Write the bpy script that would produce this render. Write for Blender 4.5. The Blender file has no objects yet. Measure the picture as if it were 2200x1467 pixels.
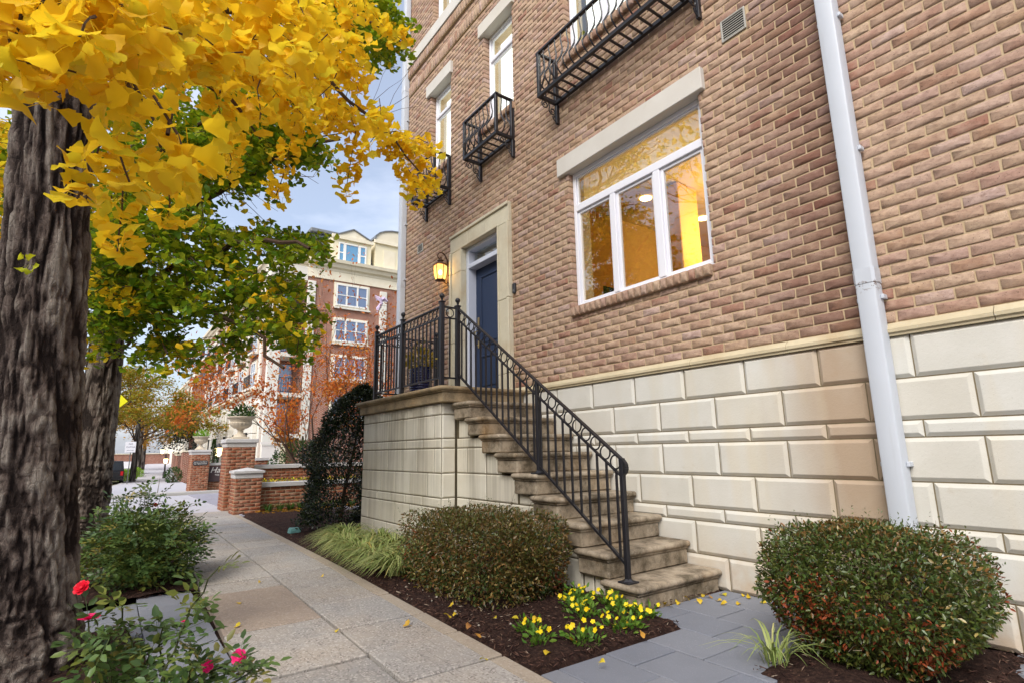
import bpy, bmesh, math, random
import numpy as np
from mathutils import Matrix, Vector
random.seed(7)
RNG = np.random.default_rng(11)
SC = bpy.context.scene
COL = SC.collection
rad = math.radians

# ------------------------------------------------------------------ camera
YAW, PITCH, ROLL = rad(-54.0415), rad(11.2327), rad(-1.0366)
CAMP = np.array([0.0, -4.0, 1.10])
FW = np.array([math.sin(YAW)*math.cos(PITCH), math.cos(YAW)*math.cos(PITCH), math.sin(PITCH)])
_r = np.cross(FW, [0, 0, 1]); _r /= np.linalg.norm(_r); _u = np.cross(_r, FW)
RT = math.cos(ROLL)*_r + math.sin(ROLL)*_u
UP = -math.sin(ROLL)*_r + math.cos(ROLL)*_u
cam = bpy.data.cameras.new('camera'); cam.sensor_width = 36; cam.lens = 36*1173.5/2200
cam.clip_start = 0.05; cam.clip_end = 3000
camo = bpy.data.objects.new('camera', cam); COL.objects.link(camo)
camo.matrix_world = Matrix(((RT[0], UP[0], -FW[0], CAMP[0]), (RT[1], UP[1], -FW[1], CAMP[1]), (RT[2], UP[2], -FW[2], CAMP[2]), (0, 0, 0, 1)))
SC.camera = camo
def at(px, py, dep):
    """photo pixel + distance along the view -> a point in the place"""
    return CAMP + dep*(FW + RT*((px-1100)/1173.5) + UP*((733.5-py)/1173.5))
def topx(p):
    v = np.asarray(p) - CAMP
    d = v @ FW
    return 1100+1173.5*(v@RT)/d, 733.5-1173.5*(v@UP)/d, d

# ------------------------------------------------------------------ sky, sun, exposure
SUN_EL, SUN_AZ = rad(42), math.atan2(0.52, -0.85)      # direction the light comes from (x, y)
world = bpy.data.worlds.new('World'); SC.world = world; world.use_nodes = True
wn = world.node_tree; wn.nodes.clear()
wo = wn.nodes.new('ShaderNodeOutputWorld'); bg = wn.nodes.new('ShaderNodeBackground'); bg.inputs['Strength'].default_value = 0.118
sky = wn.nodes.new('ShaderNodeTexSky'); sky.sky_type = 'NISHITA'; sky.sun_disc = False
sky.sun_elevation = SUN_EL; sky.sun_rotation = SUN_AZ; sky.air_density = 1.0; sky.dust_density = 3.5; sky.ozone_density = 1.2
tc = wn.nodes.new('ShaderNodeTexCoord')
mp = wn.nodes.new('ShaderNodeMapping'); mp.inputs['Scale'].default_value = (1.1, 1.6, 4.5)
nz = wn.nodes.new('ShaderNodeTexNoise'); nz.inputs['Scale'].default_value = 1.7; nz.inputs['Detail'].default_value = 6; nz.inputs['Roughness'].default_value = .55
cr = wn.nodes.new('ShaderNodeValToRGB'); cr.color_ramp.elements[0].position = .46; cr.color_ramp.elements[0].color = (.26, .26, .26, 1); cr.color_ramp.elements[1].position = .80; cr.color_ramp.elements[1].color = (.85, .85, .85, 1)
mx = wn.nodes.new('ShaderNodeMix'); mx.data_type = 'RGBA'; mx.inputs['B'].default_value = (5.6, 5.9, 6.7, 1)
wn.links.new(tc.outputs['Generated'], mp.inputs['Vector']); wn.links.new(mp.outputs['Vector'], nz.inputs['Vector'])
wn.links.new(nz.outputs['Fac'], cr.inputs['Fac']); wn.links.new(cr.outputs['Color'], mx.inputs['Factor'])
wn.links.new(sky.outputs['Color'], mx.inputs['A']); wn.links.new(mx.outputs['Result'], bg.inputs['Color']); wn.links.new(bg.outputs['Background'], wo.inputs['Surface'])
sl = bpy.data.lights.new('sun', 'SUN'); sl.energy = 1.5; sl.angle = rad(30); sl.color = (1, .985, .965)
so = bpy.data.objects.new('sun', sl); COL.objects.link(so); so.location = (-20, -20, 30)
_sd = Vector((math.sin(SUN_AZ)*math.cos(SUN_EL), math.cos(SUN_AZ)*math.cos(SUN_EL), math.sin(SUN_EL)))
so.rotation_euler = _sd.to_track_quat('Z', 'Y').to_euler()
SC.view_settings.view_transform = 'Standard'; SC.view_settings.look = 'None'; SC.view_settings.gamma = 1.0
SC.view_settings.exposure = 0.93
SC.render.engine = 'CYCLES'
SC.cycles.max_bounces = 7; SC.cycles.transparent_max_bounces = 12; SC.cycles.use_denoising = True
SC.cycles.caustics_reflective = False; SC.cycles.caustics_refractive = False

# ------------------------------------------------------------------ object helpers
def tag(o, label=None, cat=None, group=None, kind=None):
    if label: o['label'] = label
    if cat: o['category'] = cat
    if group: o['group'] = group
    if kind: o['kind'] = kind
    return o
def empty(name, loc=(0, 0, 0), label=None, cat=None, group=None):
    o = bpy.data.objects.new(name, None); COL.objects.link(o); o.location = loc; o.empty_display_size = .2
    return tag(o, label, cat, group)
def wloc(o):
    v = Vector(o.location)
    while o.parent is not None:
        o = o.parent; v = v + Vector(o.location)
    return v
def link(name, me, parent=None, loc=(0, 0, 0), keep=True):
    """mesh data in world coordinates; keep=True leaves it in place under its parent"""
    o = bpy.data.objects.new(name, me); COL.objects.link(o); o.location = loc
    if parent is not None:
        o.parent = parent
        if keep: o.location = Vector(loc) - wloc(parent)
    return o
class MB:
    def __init__(s): s.v = []; s.f = []; s.m = []
    def add(s, vs, fs, mi=0):
        b = len(s.v); s.v += [tuple(map(float, p)) for p in vs]; s.f += [tuple(b+i for i in f) for f in fs]; s.m += [mi]*len(fs); return s
    def box(s, lo, hi, mi=0):
        x0, y0, z0 = lo; x1, y1, z1 = hi
        return s.add([(x0,y0,z0),(x1,y0,z0),(x1,y1,z0),(x0,y1,z0),(x0,y0,z1),(x1,y0,z1),(x1,y1,z1),(x0,y1,z1)],
                     [(0,3,2,1),(4,5,6,7),(0,1,5,4),(1,2,6,5),(2,3,7,6),(3,0,4,7)], mi)
    def cbox(s, lo, hi, b=.01, jit=0, mi=0):
        lo = np.array(lo, float); hi = np.array(hi, float); c = (lo+hi)/2; h = (hi-lo)/2; b = min(b, h.min()*.9)
        idx = {}; vs = []
        for sx in (-1, 1):
            for sy in (-1, 1):
                for sz in (-1, 1):
                    for a in range(3):
                        p = np.array([sx*h[0], sy*h[1], sz*h[2]]); sg = (sx, sy, sz)
                        for k in range(3):
                            if k != a: p[k] -= sg[k]*b
                        if jit: p += np.array([random.uniform(-jit, jit) for _ in range(3)])
                        idx[(sx, sy, sz, a)] = len(vs); vs.append(c+p)
        fs = []
        for a in range(3):
            o1, o2 = [k for k in range(3) if k != a]
            for sg in (-1, 1):
                q = []
                for (i, j) in ((-1,-1),(1,-1),(1,1),(-1,1)):
                    t = [0,0,0]; t[a] = sg; t[o1] = i; t[o2] = j; q.append(idx[(*t, a)])
                if (sg == 1) == (a == 1): q.reverse()
                fs.append(q)
        for a in range(3):
            o1, o2 = [k for k in range(3) if k != a]
            for i in (-1, 1):
                for j in (-1, 1):
                    def g(sa, ax):
                        t = [0,0,0]; t[a] = sa; t[o1] = i; t[o2] = j; return idx[(*t, ax)]
                    q = [g(-1, o1), g(1, o1), g(1, o2), g(-1, o2)]
                    p0, p1, p2 = [np.array(vs[k]) for k in q[:3]]
                    n = np.cross(p1-p0, p2-p1); out = (p0+p2)/2-c
                    if n @ out < 0: q.reverse()
                    fs.append(q)
        for sx in (-1, 1):
            for sy in (-1, 1):
                for sz in (-1, 1):
                    q = [idx[(sx, sy, sz, k)] for k in range(3)]
                    if sx*sy*sz < 0: q.reverse()
                    fs.append(q)
        return s.add(vs, fs, mi)
    def quad(s, a, b, c, d, mi=0): return s.add([a, b, c, d], [(0, 1, 2, 3)], mi)
    def tube(s, pts, r, n=6, cap=True, mi=0):
        P = [np.array(p, float) for p in pts]; R = r if hasattr(r, '__len__') else [r]*len(P)
        base = len(s.v); prev = None
        for i, p in enumerate(P):
            t = P[min(i+1, len(P)-1)] - P[max(i-1, 0)]; t = t/(np.linalg.norm(t)+1e-9)
            if prev is None:
                a = np.array([0, 0, 1.]) if abs(t[2]) < .9 else np.array([1., 0, 0]); e = np.cross(t, a)
            else: e = prev - t*(prev@t)
            e /= np.linalg.norm(e)+1e-9; prev = e; w = np.cross(t, e)
            for k in range(n):
                g = 2*math.pi*k/n; s.v.append(tuple(p + R[i]*(math.cos(g)*e + math.sin(g)*w)))
        for i in range(len(P)-1):
            for k in range(n):
                a = base+i*n+k; b = base+i*n+(k+1) % n; s.f.append((a, b, b+n, a+n)); s.m.append(mi)
        if cap:
            s.f.append(tuple(base+k for k in range(n))[::-1]); s.m.append(mi)
            s.f.append(tuple(base+(len(P)-1)*n+k for k in range(n))); s.m.append(mi)
        return s
    def bar(s, a, b, w, h, up=(0, 0, 1), mi=0):
        """rectangular bar from a to b, w wide, h high"""
        a = np.array(a, float); b = np.array(b, float); t = b-a; t /= np.linalg.norm(t)
        sd = np.cross(t, up); sd /= np.linalg.norm(sd); u = np.cross(sd, t)
        vs = [p + sd*i*w/2 + u*j*h/2 for p in (a, b) for (i, j) in ((-1,-1),(1,-1),(1,1),(-1,1))]
        return s.add(vs, [(3,2,1,0),(4,5,6,7),(0,1,5,4),(1,2,6,5),(2,3,7,6),(3,0,4,7)], mi)
    def lathe(s, prof, c=(0, 0, 0), n=24, mi=0, mod=None):
        base = len(s.v)
        for (r, z) in prof:
            for k in range(n):
                g = 2*math.pi*k/n; rr = r if mod is None else r*mod(g, z)
                s.v.append((c[0]+rr*math.cos(g), c[1]+rr*math.sin(g), c[2]+z))
        for i in range(len(prof)-1):
            for k in range(n):
                a = base+i*n+k; b = base+i*n+(k+1) % n; s.f.append((a, b, b+n, a+n)); s.m.append(mi)
        return s
    def ball(s, c, r, n=10, sc=(1, 1, 1), mi=0):
        pr = [(math.sin(math.pi*i/6)*r, -math.cos(math.pi*i/6)*r) for i in range(7)]
        pr[0] = (1e-4, -r); pr[-1] = (1e-4, r); b = len(s.v); s.lathe(pr, (0, 0, 0), n, mi)
        for i in range(b, len(s.v)):
            v = s.v[i]; s.v[i] = (c[0]+v[0]*sc[0], c[1]+v[1]*sc[1], c[2]+v[2]*sc[2])
        return s
    def torus(s, c, R, r, ax1, ax2, n=18, m=6, mi=0):
        ax1 = np.array(ax1, float); ax2 = np.array(ax2, float); ax3 = np.cross(ax1, ax2); b = len(s.v)
        for i in range(n):
            g = 2*math.pi*i/n; d = math.cos(g)*ax1 + math.sin(g)*ax2
            for j in range(m):
                h = 2*math.pi*j/m; s.v.append(tuple(np.array(c) + d*(R+r*math.cos(h)) + ax3*r*math.sin(h)))
        for i in range(n):
            for j in range(m):
                a = b+i*m+j; a2 = b+i*m+(j+1) % m; c2 = b+((i+1) % n)*m+j; d2 = b+((i+1) % n)*m+(j+1) % m
                s.f.append((a, c2, d2, a2)); s.m.append(mi)
        return s
    def prism(s, poly, vec, mi=0):
        n = len(poly); vec = np.array(vec, float)
        vs = [np.array(p, float) for p in poly] + [np.array(p, float)+vec for p in poly]
        return s.add(vs, [tuple(range(n))[::-1], tuple(range(n, 2*n))] + [(i, (i+1) % n, n+(i+1) % n, n+i) for i in range(n)], mi)
    def mesh(s, name, mats, smooth=False, fix=False):
        me = bpy.data.meshes.new(name); me.from_pydata(s.v, [], s.f)
        for m in (mats if isinstance(mats, (list, tuple)) else [mats]): me.materials.append(M[m])
        if any(s.m): me.polygons.foreach_set('material_index', s.m)
        if smooth: me.polygons.foreach_set('use_smooth', [True]*len(me.polygons))
        if fix:
            bm = bmesh.new(); bm.from_mesh(me); bmesh.ops.recalc_face_normals(bm, faces=bm.faces); bm.to_mesh(me); bm.free()
        me.update(); return me
    def build(s, name, mats, parent=None, smooth=False, fix=False):
        return link(name, s.mesh(name, mats, smooth, fix), parent)
def sect(me, ang=40):
    """smooth shading that keeps hard edges"""
    me.polygons.foreach_set('use_smooth', [True]*len(me.polygons))
    try: me.set_sharp_from_angle(angle=rad(ang))
    except Exception: pass
    return me
def npmesh(name, V, F, mats, attr=None, smooth=False, mi=None):
    """V (n,3), F (m,k) constant face size; attr: per-vertex float 'rnd'"""
    me = bpy.data.meshes.new(name); V = np.ascontiguousarray(V, np.float32); F = np.ascontiguousarray(F, np.int32); k = F.shape[1]
    me.vertices.add(len(V)); me.vertices.foreach_set('co', V.ravel())
    me.loops.add(F.size); me.loops.foreach_set('vertex_index', F.ravel())
    me.polygons.add(len(F)); me.polygons.foreach_set('loop_start', np.arange(0, F.size, k, dtype=np.int32)); me.polygons.foreach_set('loop_total', np.full(len(F), k, np.int32))
    for m in (mats if isinstance(mats, (list, tuple)) else [mats]): me.materials.append(M[m])
    if mi is not None: me.polygons.foreach_set('material_index', np.asarray(mi, np.int32))
    if smooth: me.polygons.foreach_set('use_smooth', np.ones(len(F), bool))
    if attr is not None:
        a = me.attributes.new('rnd', 'FLOAT', 'POINT'); a.data.foreach_set('value', np.asarray(attr, np.float32))
    me.update(); me.validate(); return me
def rotmats(yaw, pitch, roll):
    cy, sy = np.cos(yaw), np.sin(yaw); cp, sp = np.cos(pitch), np.sin(pitch); cr_, sr = np.cos(roll), np.sin(roll); n = len(yaw); z = np.zeros(n); o = np.ones(n)
    Rz = np.stack([cy, -sy, z, sy, cy, z, z, z, o], 1).reshape(n, 3, 3); Ry = np.stack([cp, z, sp, z, o, z, -sp, z, cp], 1).reshape(n, 3, 3)
    Rx = np.stack([o, z, z, z, cr_, -sr, z, sr, cr_], 1).reshape(n, 3, 3)
    return Rz @ Ry @ Rx
def scatter(T, TF, R, S, Pp):
    """template verts T (k,3), faces TF (m,3) -> all copies"""
    n = len(Pp); k = len(T); S = np.broadcast_to(np.asarray(S, float).reshape(-1, 1) if np.ndim(S) == 1 else S, (n, 1)) if np.ndim(S) < 2 else S
    V = np.einsum('nij,kj->nki', R, T)*S[:, None, :] + np.asarray(Pp)[:, None, :]
    F = (TF[None] + (np.arange(n)*k)[:, None, None]).reshape(-1, TF.shape[1])
    return V.reshape(-1, 3), F
# value noise on a grid, periodic in u
def vnoise(u, v, pu, seed=0):
    r = np.random.default_rng(seed).random((257, 257))
    iu = np.floor(u).astype(int); iv = np.floor(v).astype(int); fu = u-iu; fv = v-iv
    fu = fu*fu*(3-2*fu); fv = fv*fv*(3-2*fv); a = iu % pu; b = (iu+1) % pu; c = iv % 257; d = (iv+1) % 257
    return (r[a, c]*(1-fu)+r[b, c]*fu)*(1-fv) + (r[a, d]*(1-fu)+r[b, d]*fu)*fv
GX = np.array([-400, -105, -90, -65, -50, -31, -24, -14, -6, 60.]); GZ = np.array([-.1, -.12, -.40, -.72, -.75, -.30, -.20, -.09, 0, 0])
def gz(x): return float(np.interp(x, GX, GZ))
# ------------------------------------------------------------------ materials (all procedural)
M = {}
def S(r, g, b):
    f = lambda c: (c/255/12.92) if c <= 10 else ((c/255+.055)/1.055)**2.4
    return (f(r), f(g), f(b), 1)
class Nt:
    def __init__(s, name):
        m = bpy.data.materials.new(name); m.use_nodes = True; M[name] = m; s.m = m; s.t = m.node_tree; s.t.nodes.clear()
        s.out = s.t.nodes.new('ShaderNodeOutputMaterial'); s._pos = None; s._rnd = None
    def n(s, typ, ins=None, **pr):
        k = s.t.nodes.new('ShaderNode'+typ)
        for a, b in pr.items(): setattr(k, a, b)
        for a, b in (ins or {}).items():
            sk = k.inputs[a]
            if isinstance(b, bpy.types.NodeSocket): s.t.links.new(b, sk)
            else: sk.default_value = b
        return k
    def math(s, op, a, b=0.0, c=0.0, clamp=False):
        k = s.n('Math', {0: a, 1: b, 2: c}, operation=op); k.use_clamp = clamp; return k.outputs[0]
    def pos(s):
        if s._pos is None: s._pos = s.n('NewGeometry').outputs['Position']
        return s._pos
    def rnd(s):
        if s._rnd is None:
            a = s.n('Attribute', attribute_name='rnd').outputs['Fac']; o = s.n('ObjectInfo').outputs['Random']
            s._rnd = s.math('FRACT', s.math('ADD', a, o))
        return s._rnd
    def noise(s, scale, detail=4, rough=.55, vec=None, stretch=None, dist=0):
        v = vec or s.pos()
        if stretch: v = s.n('Mapping', {'Vector': v, 'Scale': stretch}).outputs[0]
        return s.n('TexNoise', {'Vector': v, 'Scale': scale, 'Detail': detail, 'Roughness': rough, 'Distortion': dist}).outputs['Fac']
    def ramp(s, fac, stops, interp='LINEAR'):
        k = s.n('ValToRGB', {'Fac': fac}); e = k.color_ramp.elements; k.color_ramp.interpolation = interp
        while len(e) < len(stops): e.new(.5)
        for i, (p, c) in enumerate(stops):
            e[i].position = p; e[i].color = c if len(c) == 4 else (*c, 1)
        return k.outputs['Color']
    def mapr(s, v, a, b, c=0., d=1.):
        k = s.n('MapRange', {'Value': v, 'From Min': a, 'From Max': b, 'To Min': c, 'To Max': d}); k.clamp = True; return k.outputs[0]
    def mix(s, f, a, b, mode='MIX'):
        k = s.n('Mix', data_type='RGBA', blend_type=mode)
        for nm, v in (('Factor', f), ('A', a), ('B', b)):
            sk = [q for q in k.inputs if q.name == nm and (q.type == 'RGBA' if nm != 'Factor' else q.type == 'VALUE')][0]
            if isinstance(v, bpy.types.NodeSocket): s.t.links.new(v, sk)
            else: sk.default_value = v
        return [q for q in k.outputs if q.type == 'RGBA'][0]
    def bump(s, h, strength=.3, dist=.01, normal=None):
        i = {'Height': h, 'Strength': strength, 'Distance': dist}
        if normal: i['Normal'] = normal
        return s.n('Bump', i).outputs[0]
    def bsdf(s, col, rough=.7, spec=.3, normal=None, **kw):
        i = {'Base Color': col, 'Roughness': rough, 'Specular IOR Level': spec}
        if normal: i['Normal'] = normal
        i.update(kw); return s.n('BsdfPrincipled', i).outputs[0]
    def end(s, sh): s.t.links.new(sh, s.out.inputs['Surface']); return s.m
    def x(s, i): return s.n('SeparateXYZ', {0: s.pos()}).outputs[i]
def gray(v): return (v, v, v, 1)
# --- facade brick (tan / pink handmade) ---
def brickmat(name, stops, local_tone=False, dirt=.45):
    k = Nt(name); c = k.ramp(k.rnd(), stops)
    n1 = k.noise(9, 5, .62); n2 = k.noise(90, 4, .7); n3 = k.noise(26, 4, .7)
    n0 = k.noise(38, 5, .75, stretch=(.6, 1, 1)); c = k.mix(k.mapr(n0, .38, .62, .55, 0), c, tuple(x*.62 for x in stops[len(stops)//2][1][:3])+(1,)); c = k.mix(k.mapr(n1, .45, .75, 0, .5), c, S(204, 178, 156)); c = k.mix(k.mapr(n3, .58, .72, 0, dirt), c, S(104, 76, 60))
    pits = k.mapr(k.noise(120, 3, .6, stretch=(1, 1, 1.6)), .63, .69); c = k.mix(k.math('MULTIPLY', pits, .8), c, S(48, 36, 30))
    if local_tone:   # darker red-brown left of the downspout, fading leftward
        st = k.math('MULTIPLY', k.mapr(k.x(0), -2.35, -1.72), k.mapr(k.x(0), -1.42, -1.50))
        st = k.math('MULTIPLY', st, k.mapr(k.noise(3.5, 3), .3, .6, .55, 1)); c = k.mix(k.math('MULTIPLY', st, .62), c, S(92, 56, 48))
    h = k.math('ADD', k.math('MULTIPLY', n2, .6), k.math('MULTIPLY', pits, -1.0)); h = k.math('ADD', h, k.math('MULTIPLY', n0, .5))
    k.end(k.bsdf(c, .9, .2, k.bump(h, .6, .0035)))
TAN = [(0, S(176, 150, 126)), (.16, S(180, 154, 132)), (.3, S(168, 138, 116)), (.42, S(186, 162, 136)), (.55, S(174, 146, 128)), (.68, S(162, 128, 110)), (.76, S(182, 158, 148)), (.9, S(172, 144, 116)), (.97, S(156, 116, 98)), (1, S(150, 106, 90))]
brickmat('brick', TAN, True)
brickmat('redbrick', [(0, S(150, 84, 58)), (.25, S(166, 96, 66)), (.5, S(132, 70, 50)), (.65, S(176, 112, 80)), (.8, S(120, 76, 56)), (1, S(158, 88, 62))], dirt=.3)
brickmat('darkbrick', [(0, S(128, 62, 44)), (.4, S(146, 74, 54)), (.7, S(106, 50, 38)), (1, S(138, 82, 60))], dirt=.2)
def mortarmat(name, a, b):
    k = Nt(name); n = k.noise(14, 5, .6); n2 = k.noise(160, 3)
    c = k.mix(n, a, b); c = k.mix(k.mapr(k.noise(3, 4), .5, .75, 0, .35), c, S(150, 126, 98))
    k.end(k.bsdf(c, .95, .1, k.bump(n2, .5, .004)))
mortarmat('mortar', S(196, 176, 144), S(178, 156, 126)); mortarmat('mortar_light', S(206, 190, 160), S(186, 168, 138))
def stonemat(name, a, b, streak=0, lichen=0, local_tone=False, bscale=70, bstr=.25):
    k = Nt(name); n = k.noise(2.2, 4, .6); n2 = k.noise(bscale, 4, .65)
    c = k.mix(k.mapr(n, .3, .7), a, b); c = k.mix(k.math('MULTIPLY', k.rnd(), .22), c, S(190, 176, 150))
    c = k.mix(k.mapr(k.noise(9, 4, .7), .62, .8, 0, .3), c, S(176, 160, 132))
    if streak:
        v = k.noise(7.5, 3, .6, stretch=(1, 1, .05)); w = k.noise(2.0, 2, .5, stretch=(1, 1, .15)); fine = k.noise(32, 2, .5, stretch=(1, 1, .03))
        z = k.mapr(k.x(2), .2, 1.62, .25, 1)
        m = k.math('MULTIPLY', k.math('MULTIPLY', k.mapr(k.math('ADD', k.math('MULTIPLY', v, .7), k.math('MULTIPLY', fine, .3)), .42, .64), z), k.mapr(w, .34, .56))
        c = k.mix(k.math('MULTIPLY', m, streak), c, S(104, 92, 72))
        c = k.mix(k.math('MULTIPLY', k.mapr(k.x(2), 1.42, 1.6), k.mapr(k.noise(6, 4), .35, .6, 0, .75*min(1, streak))), c, S(112, 100, 80))
    if lichen:
        l = k.mapr(k.noise(5, 6, .72), .40, .62, 0, lichen); c = k.mix(l, c, S(86, 76, 60))
        l2 = k.mapr(k.noise(85, 3, .6), .62, .68, 0, .8); l2 = k.math('MULTIPLY', l2, k.mapr(k.noise(4, 3), .42, .6)); c = k.mix(l2, c, S(190, 186, 172))
        c = k.mix(k.mapr(k.noise(2.6, 3), .55, .8, 0, .5), c, S(170, 136, 92))
    if local_tone:  # browner left of the downspout, fading leftward; soil splash near the ground
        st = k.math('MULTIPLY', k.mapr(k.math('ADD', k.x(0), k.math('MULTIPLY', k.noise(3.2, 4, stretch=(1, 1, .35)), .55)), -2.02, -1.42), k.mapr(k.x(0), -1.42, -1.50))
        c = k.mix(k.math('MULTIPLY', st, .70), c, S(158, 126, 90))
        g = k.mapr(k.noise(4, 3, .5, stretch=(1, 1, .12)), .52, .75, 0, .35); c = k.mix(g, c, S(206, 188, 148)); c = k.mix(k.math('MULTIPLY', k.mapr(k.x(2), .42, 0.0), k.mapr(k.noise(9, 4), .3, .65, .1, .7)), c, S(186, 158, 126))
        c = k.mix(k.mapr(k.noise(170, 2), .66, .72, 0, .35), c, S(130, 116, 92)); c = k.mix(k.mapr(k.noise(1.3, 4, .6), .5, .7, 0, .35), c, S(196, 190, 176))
    k.end(k.bsdf(c, .88, .22, k.bump(n2, bstr, .006)))
stonemat('stone', S(198, 197, 188), S(210, 209, 202), local_tone=True)
stonemat('stone_terrace', S(216, 210, 192), S(230, 225, 210), streak=.66)
stonemat('stone_coping', S(150, 128, 96), S(170, 148, 114), lichen=.62, bscale=110, bstr=.5)
stonemat('stone_step', S(164, 148, 126), S(178, 164, 144), lichen=.9, bscale=120, bstr=.6)
stonemat('stone_ledge', S(186, 172, 140), S(200, 188, 158), lichen=.12)
stonemat('lintel', S(196, 192, 184), S(206, 203, 196))
stonemat('surround', S(202, 194, 170), S(212, 206, 184), lichen=.10)
stonemat('cream_trim', S(232, 222, 196), S(240, 232, 210)); stonemat('white_stone', S(222, 218, 206), S(232, 229, 220)); stonemat('urn_stone', S(206, 192, 168), S(216, 204, 184), lichen=.12)
stonemat('cap_stone', S(196, 194, 192), S(210, 209, 208))
def joint(name, a): k = Nt(name); k.end(k.bsdf(k.mix(k.noise(20, 4), a, S(92, 82, 64)), .95, .1))
joint('stone_joint', S(146, 134, 108)); joint('stone_joint_dark', S(112, 104, 84))
def plain(name, c, rough=.5, spec=.4, var=.08, vs=3., bump=0, metal=0, bs=60):
    k = Nt(name); d = tuple(x*.7 for x in c[:3])+(1,); cc = k.mix(k.math('MULTIPLY', k.noise(vs, 4), var*4), c, d)
    nm = k.bump(k.noise(bs, 4), bump, .004) if bump else None
    k.end(k.bsdf(cc, rough, spec, nm, Metallic=metal))
plain('iron', S(34, 33, 38), .42, .5, .1, 8, .08); k = Nt('downspout'); c = k.mix(k.mapr(k.noise(1.3, 4), .4, .7, 0, .3), S(194, 200, 208), S(168, 172, 178)); c = k.mix(k.mapr(k.noise(14, 3, .5, stretch=(1, 1, .08)), .6, .75, 0, .3), c, S(150, 148, 142)); rz = k.math('MULTIPLY', k.mapr(k.x(2), 2.05, 2.115), k.mapr(k.x(2), 2.14, 2.12)); c = k.mix(k.math('MULTIPLY', rz, k.mapr(k.noise(60, 2), .55, .62)), c, S(96, 66, 40)); k.end(k.bsdf(c, .45, .4, k.bump(k.noise(9, 3), .06, .004)))
plain('spare_white', S(230, 230, 230), .5)
plain('frame_white', S(226, 227, 234), .35, .45, .03); plain('door_navy', S(44, 58, 86), .5, .25, .05); plain('door_frame', S(206, 212, 226), .4, .4, .03)
plain('brass', S(176, 158, 116), .3, .5, .05, metal=.9); plain('bronze', S(84, 58, 40), .4, .5, .1, metal=.5); plain('black_plastic', S(36, 38, 44), .35, .5)
plain('vent_grey', S(170, 168, 160), .5, .4); plain('dark_gap', S(24, 22, 20), .9, .1); plain('slate', S(84, 90, 94), .7, .3, .2, 5, .2, bs=14); plain('slate_cap', S(120, 124, 128), .6, .3)
plain('cream_paint', S(232, 222, 190), .55, .3, .03); plain('white_paint', S(236, 234, 228), .5, .3, .03)
plain('pot_blue', S(30, 34, 78), .16, .6, .2, 6); plain('sign_black', S(36, 36, 44), .4, .4); plain('sign_brown', S(84, 70, 72), .5, .3, .05); plain('sign_white', S(236, 236, 240), .5, .3, .02); plain('sign_yellow', S(240, 232, 30), .5, .3, .02)
plain('letter', S(236, 232, 224), .5, .3, 0); plain('letter_dark', S(70, 64, 90), .5, .3, 0); plain('pole_metal', S(120, 122, 124), .5, .5, .05, metal=.6)
plain('asphalt', S(146, 148, 156), .9, .2, .1, 1.2, .3, bs=160); plain('kerb', S(186, 184, 178), .9, .2, .1, 2, .2, bs=90); plain('kerb_red', S(196, 70, 84), .8, .2, .1); plain('far_walk', S(188, 186, 190), .9, .2, .06, 2, .15, bs=80)
plain('car_black', S(20, 20, 24), .2, .6, .02); plain('car_white', S(226, 228, 232), .25, .5, .02); plain('car_glass', S(26, 30, 38), .08, .6, 0); plain('tyre', S(26, 26, 28), .9, .2, 0); plain('rim', S(150, 152, 156), .35, .5, 0, metal=.8); plain('tail_red', S(200, 20, 28), .25, .5, 0)
plain('plastic_bag', S(206, 190, 220), .4, .4, .05); plain('twig', S(88, 70, 56), .9, .2, .2, 12); plain('twig_pale', S(150, 136, 116), .9, .2, .15, 12); plain('cane', S(70, 74, 44), .8, .2, .2, 12)
plain('room_wall', S(220, 180, 112), .8, .2, .02); plain('room_ceiling', S(214, 184, 130), .8, .2, .02); plain('room_floor', S(120, 84, 48), .6, .3); plain('room_column', S(240, 190, 90), .7, .2)
plain('stone_pebble', S(176, 166, 150), .8, .2, .1)
# exposed-aggregate concrete, one tint per slab
def concrete(name, a, b, agg=.8):
    k = Nt(name); c = k.mix(k.rnd(), a, b); c = k.mix(k.mapr(k.noise(1.6, 4, .6), .4, .75, 0, .6), c, S(176, 160, 140))
    vo = k.n('TexVoronoi', {'Vector': k.pos(), 'Scale': 105}).outputs['Color']; g = k.n('SeparateColor', {0: vo}).outputs[0]
    big = k.mapr(k.noise(5, 4), .35, .6)
    c = k.mix(k.math('MULTIPLY', k.mapr(g, .72, .9), k.math('MULTIPLY', big, agg)), c, S(96, 88, 84)); c = k.mix(k.math('MULTIPLY', k.mapr(g, .2, .05), agg*.6), c, S(222, 214, 204))
    gr = k.mapr(k.noise(60, 2, .5, stretch=(.06, 1, 1)), .62, .72, 0, .55*agg); c = k.mix(gr, c, S(92, 86, 82))
    c = k.mix(k.mapr(k.noise(3.2, 3), .70, .78, 0, .5), c, S(170, 128, 84))
    h = k.math('ADD', g, k.noise(40, 3)); k.end(k.bsdf(c, .9, .25, k.bump(h, .38*agg+.1, .005)))
concrete('concrete', S(172, 166, 158), S(150, 147, 143), .62); concrete('concrete_smooth', S(154, 138, 124), S(146, 132, 120), .3); concrete('concrete_band', S(172, 158, 140), S(164, 152, 136), .3)
k = Nt('bluestone'); c = k.mix(k.rnd(), S(120, 124, 134), S(134, 136, 142)); c = k.mix(k.mapr(k.noise(150, 3, .6), .6, .7, 0, .5), c, S(176, 178, 182)); c = k.mix(k.mapr(k.noise(3, 4), .4, .8, 0, .4), c, S(104, 106, 112))
k.end(k.bsdf(c, .8, .3, k.bump(k.noise(120, 4), .3, .004)))
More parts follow.
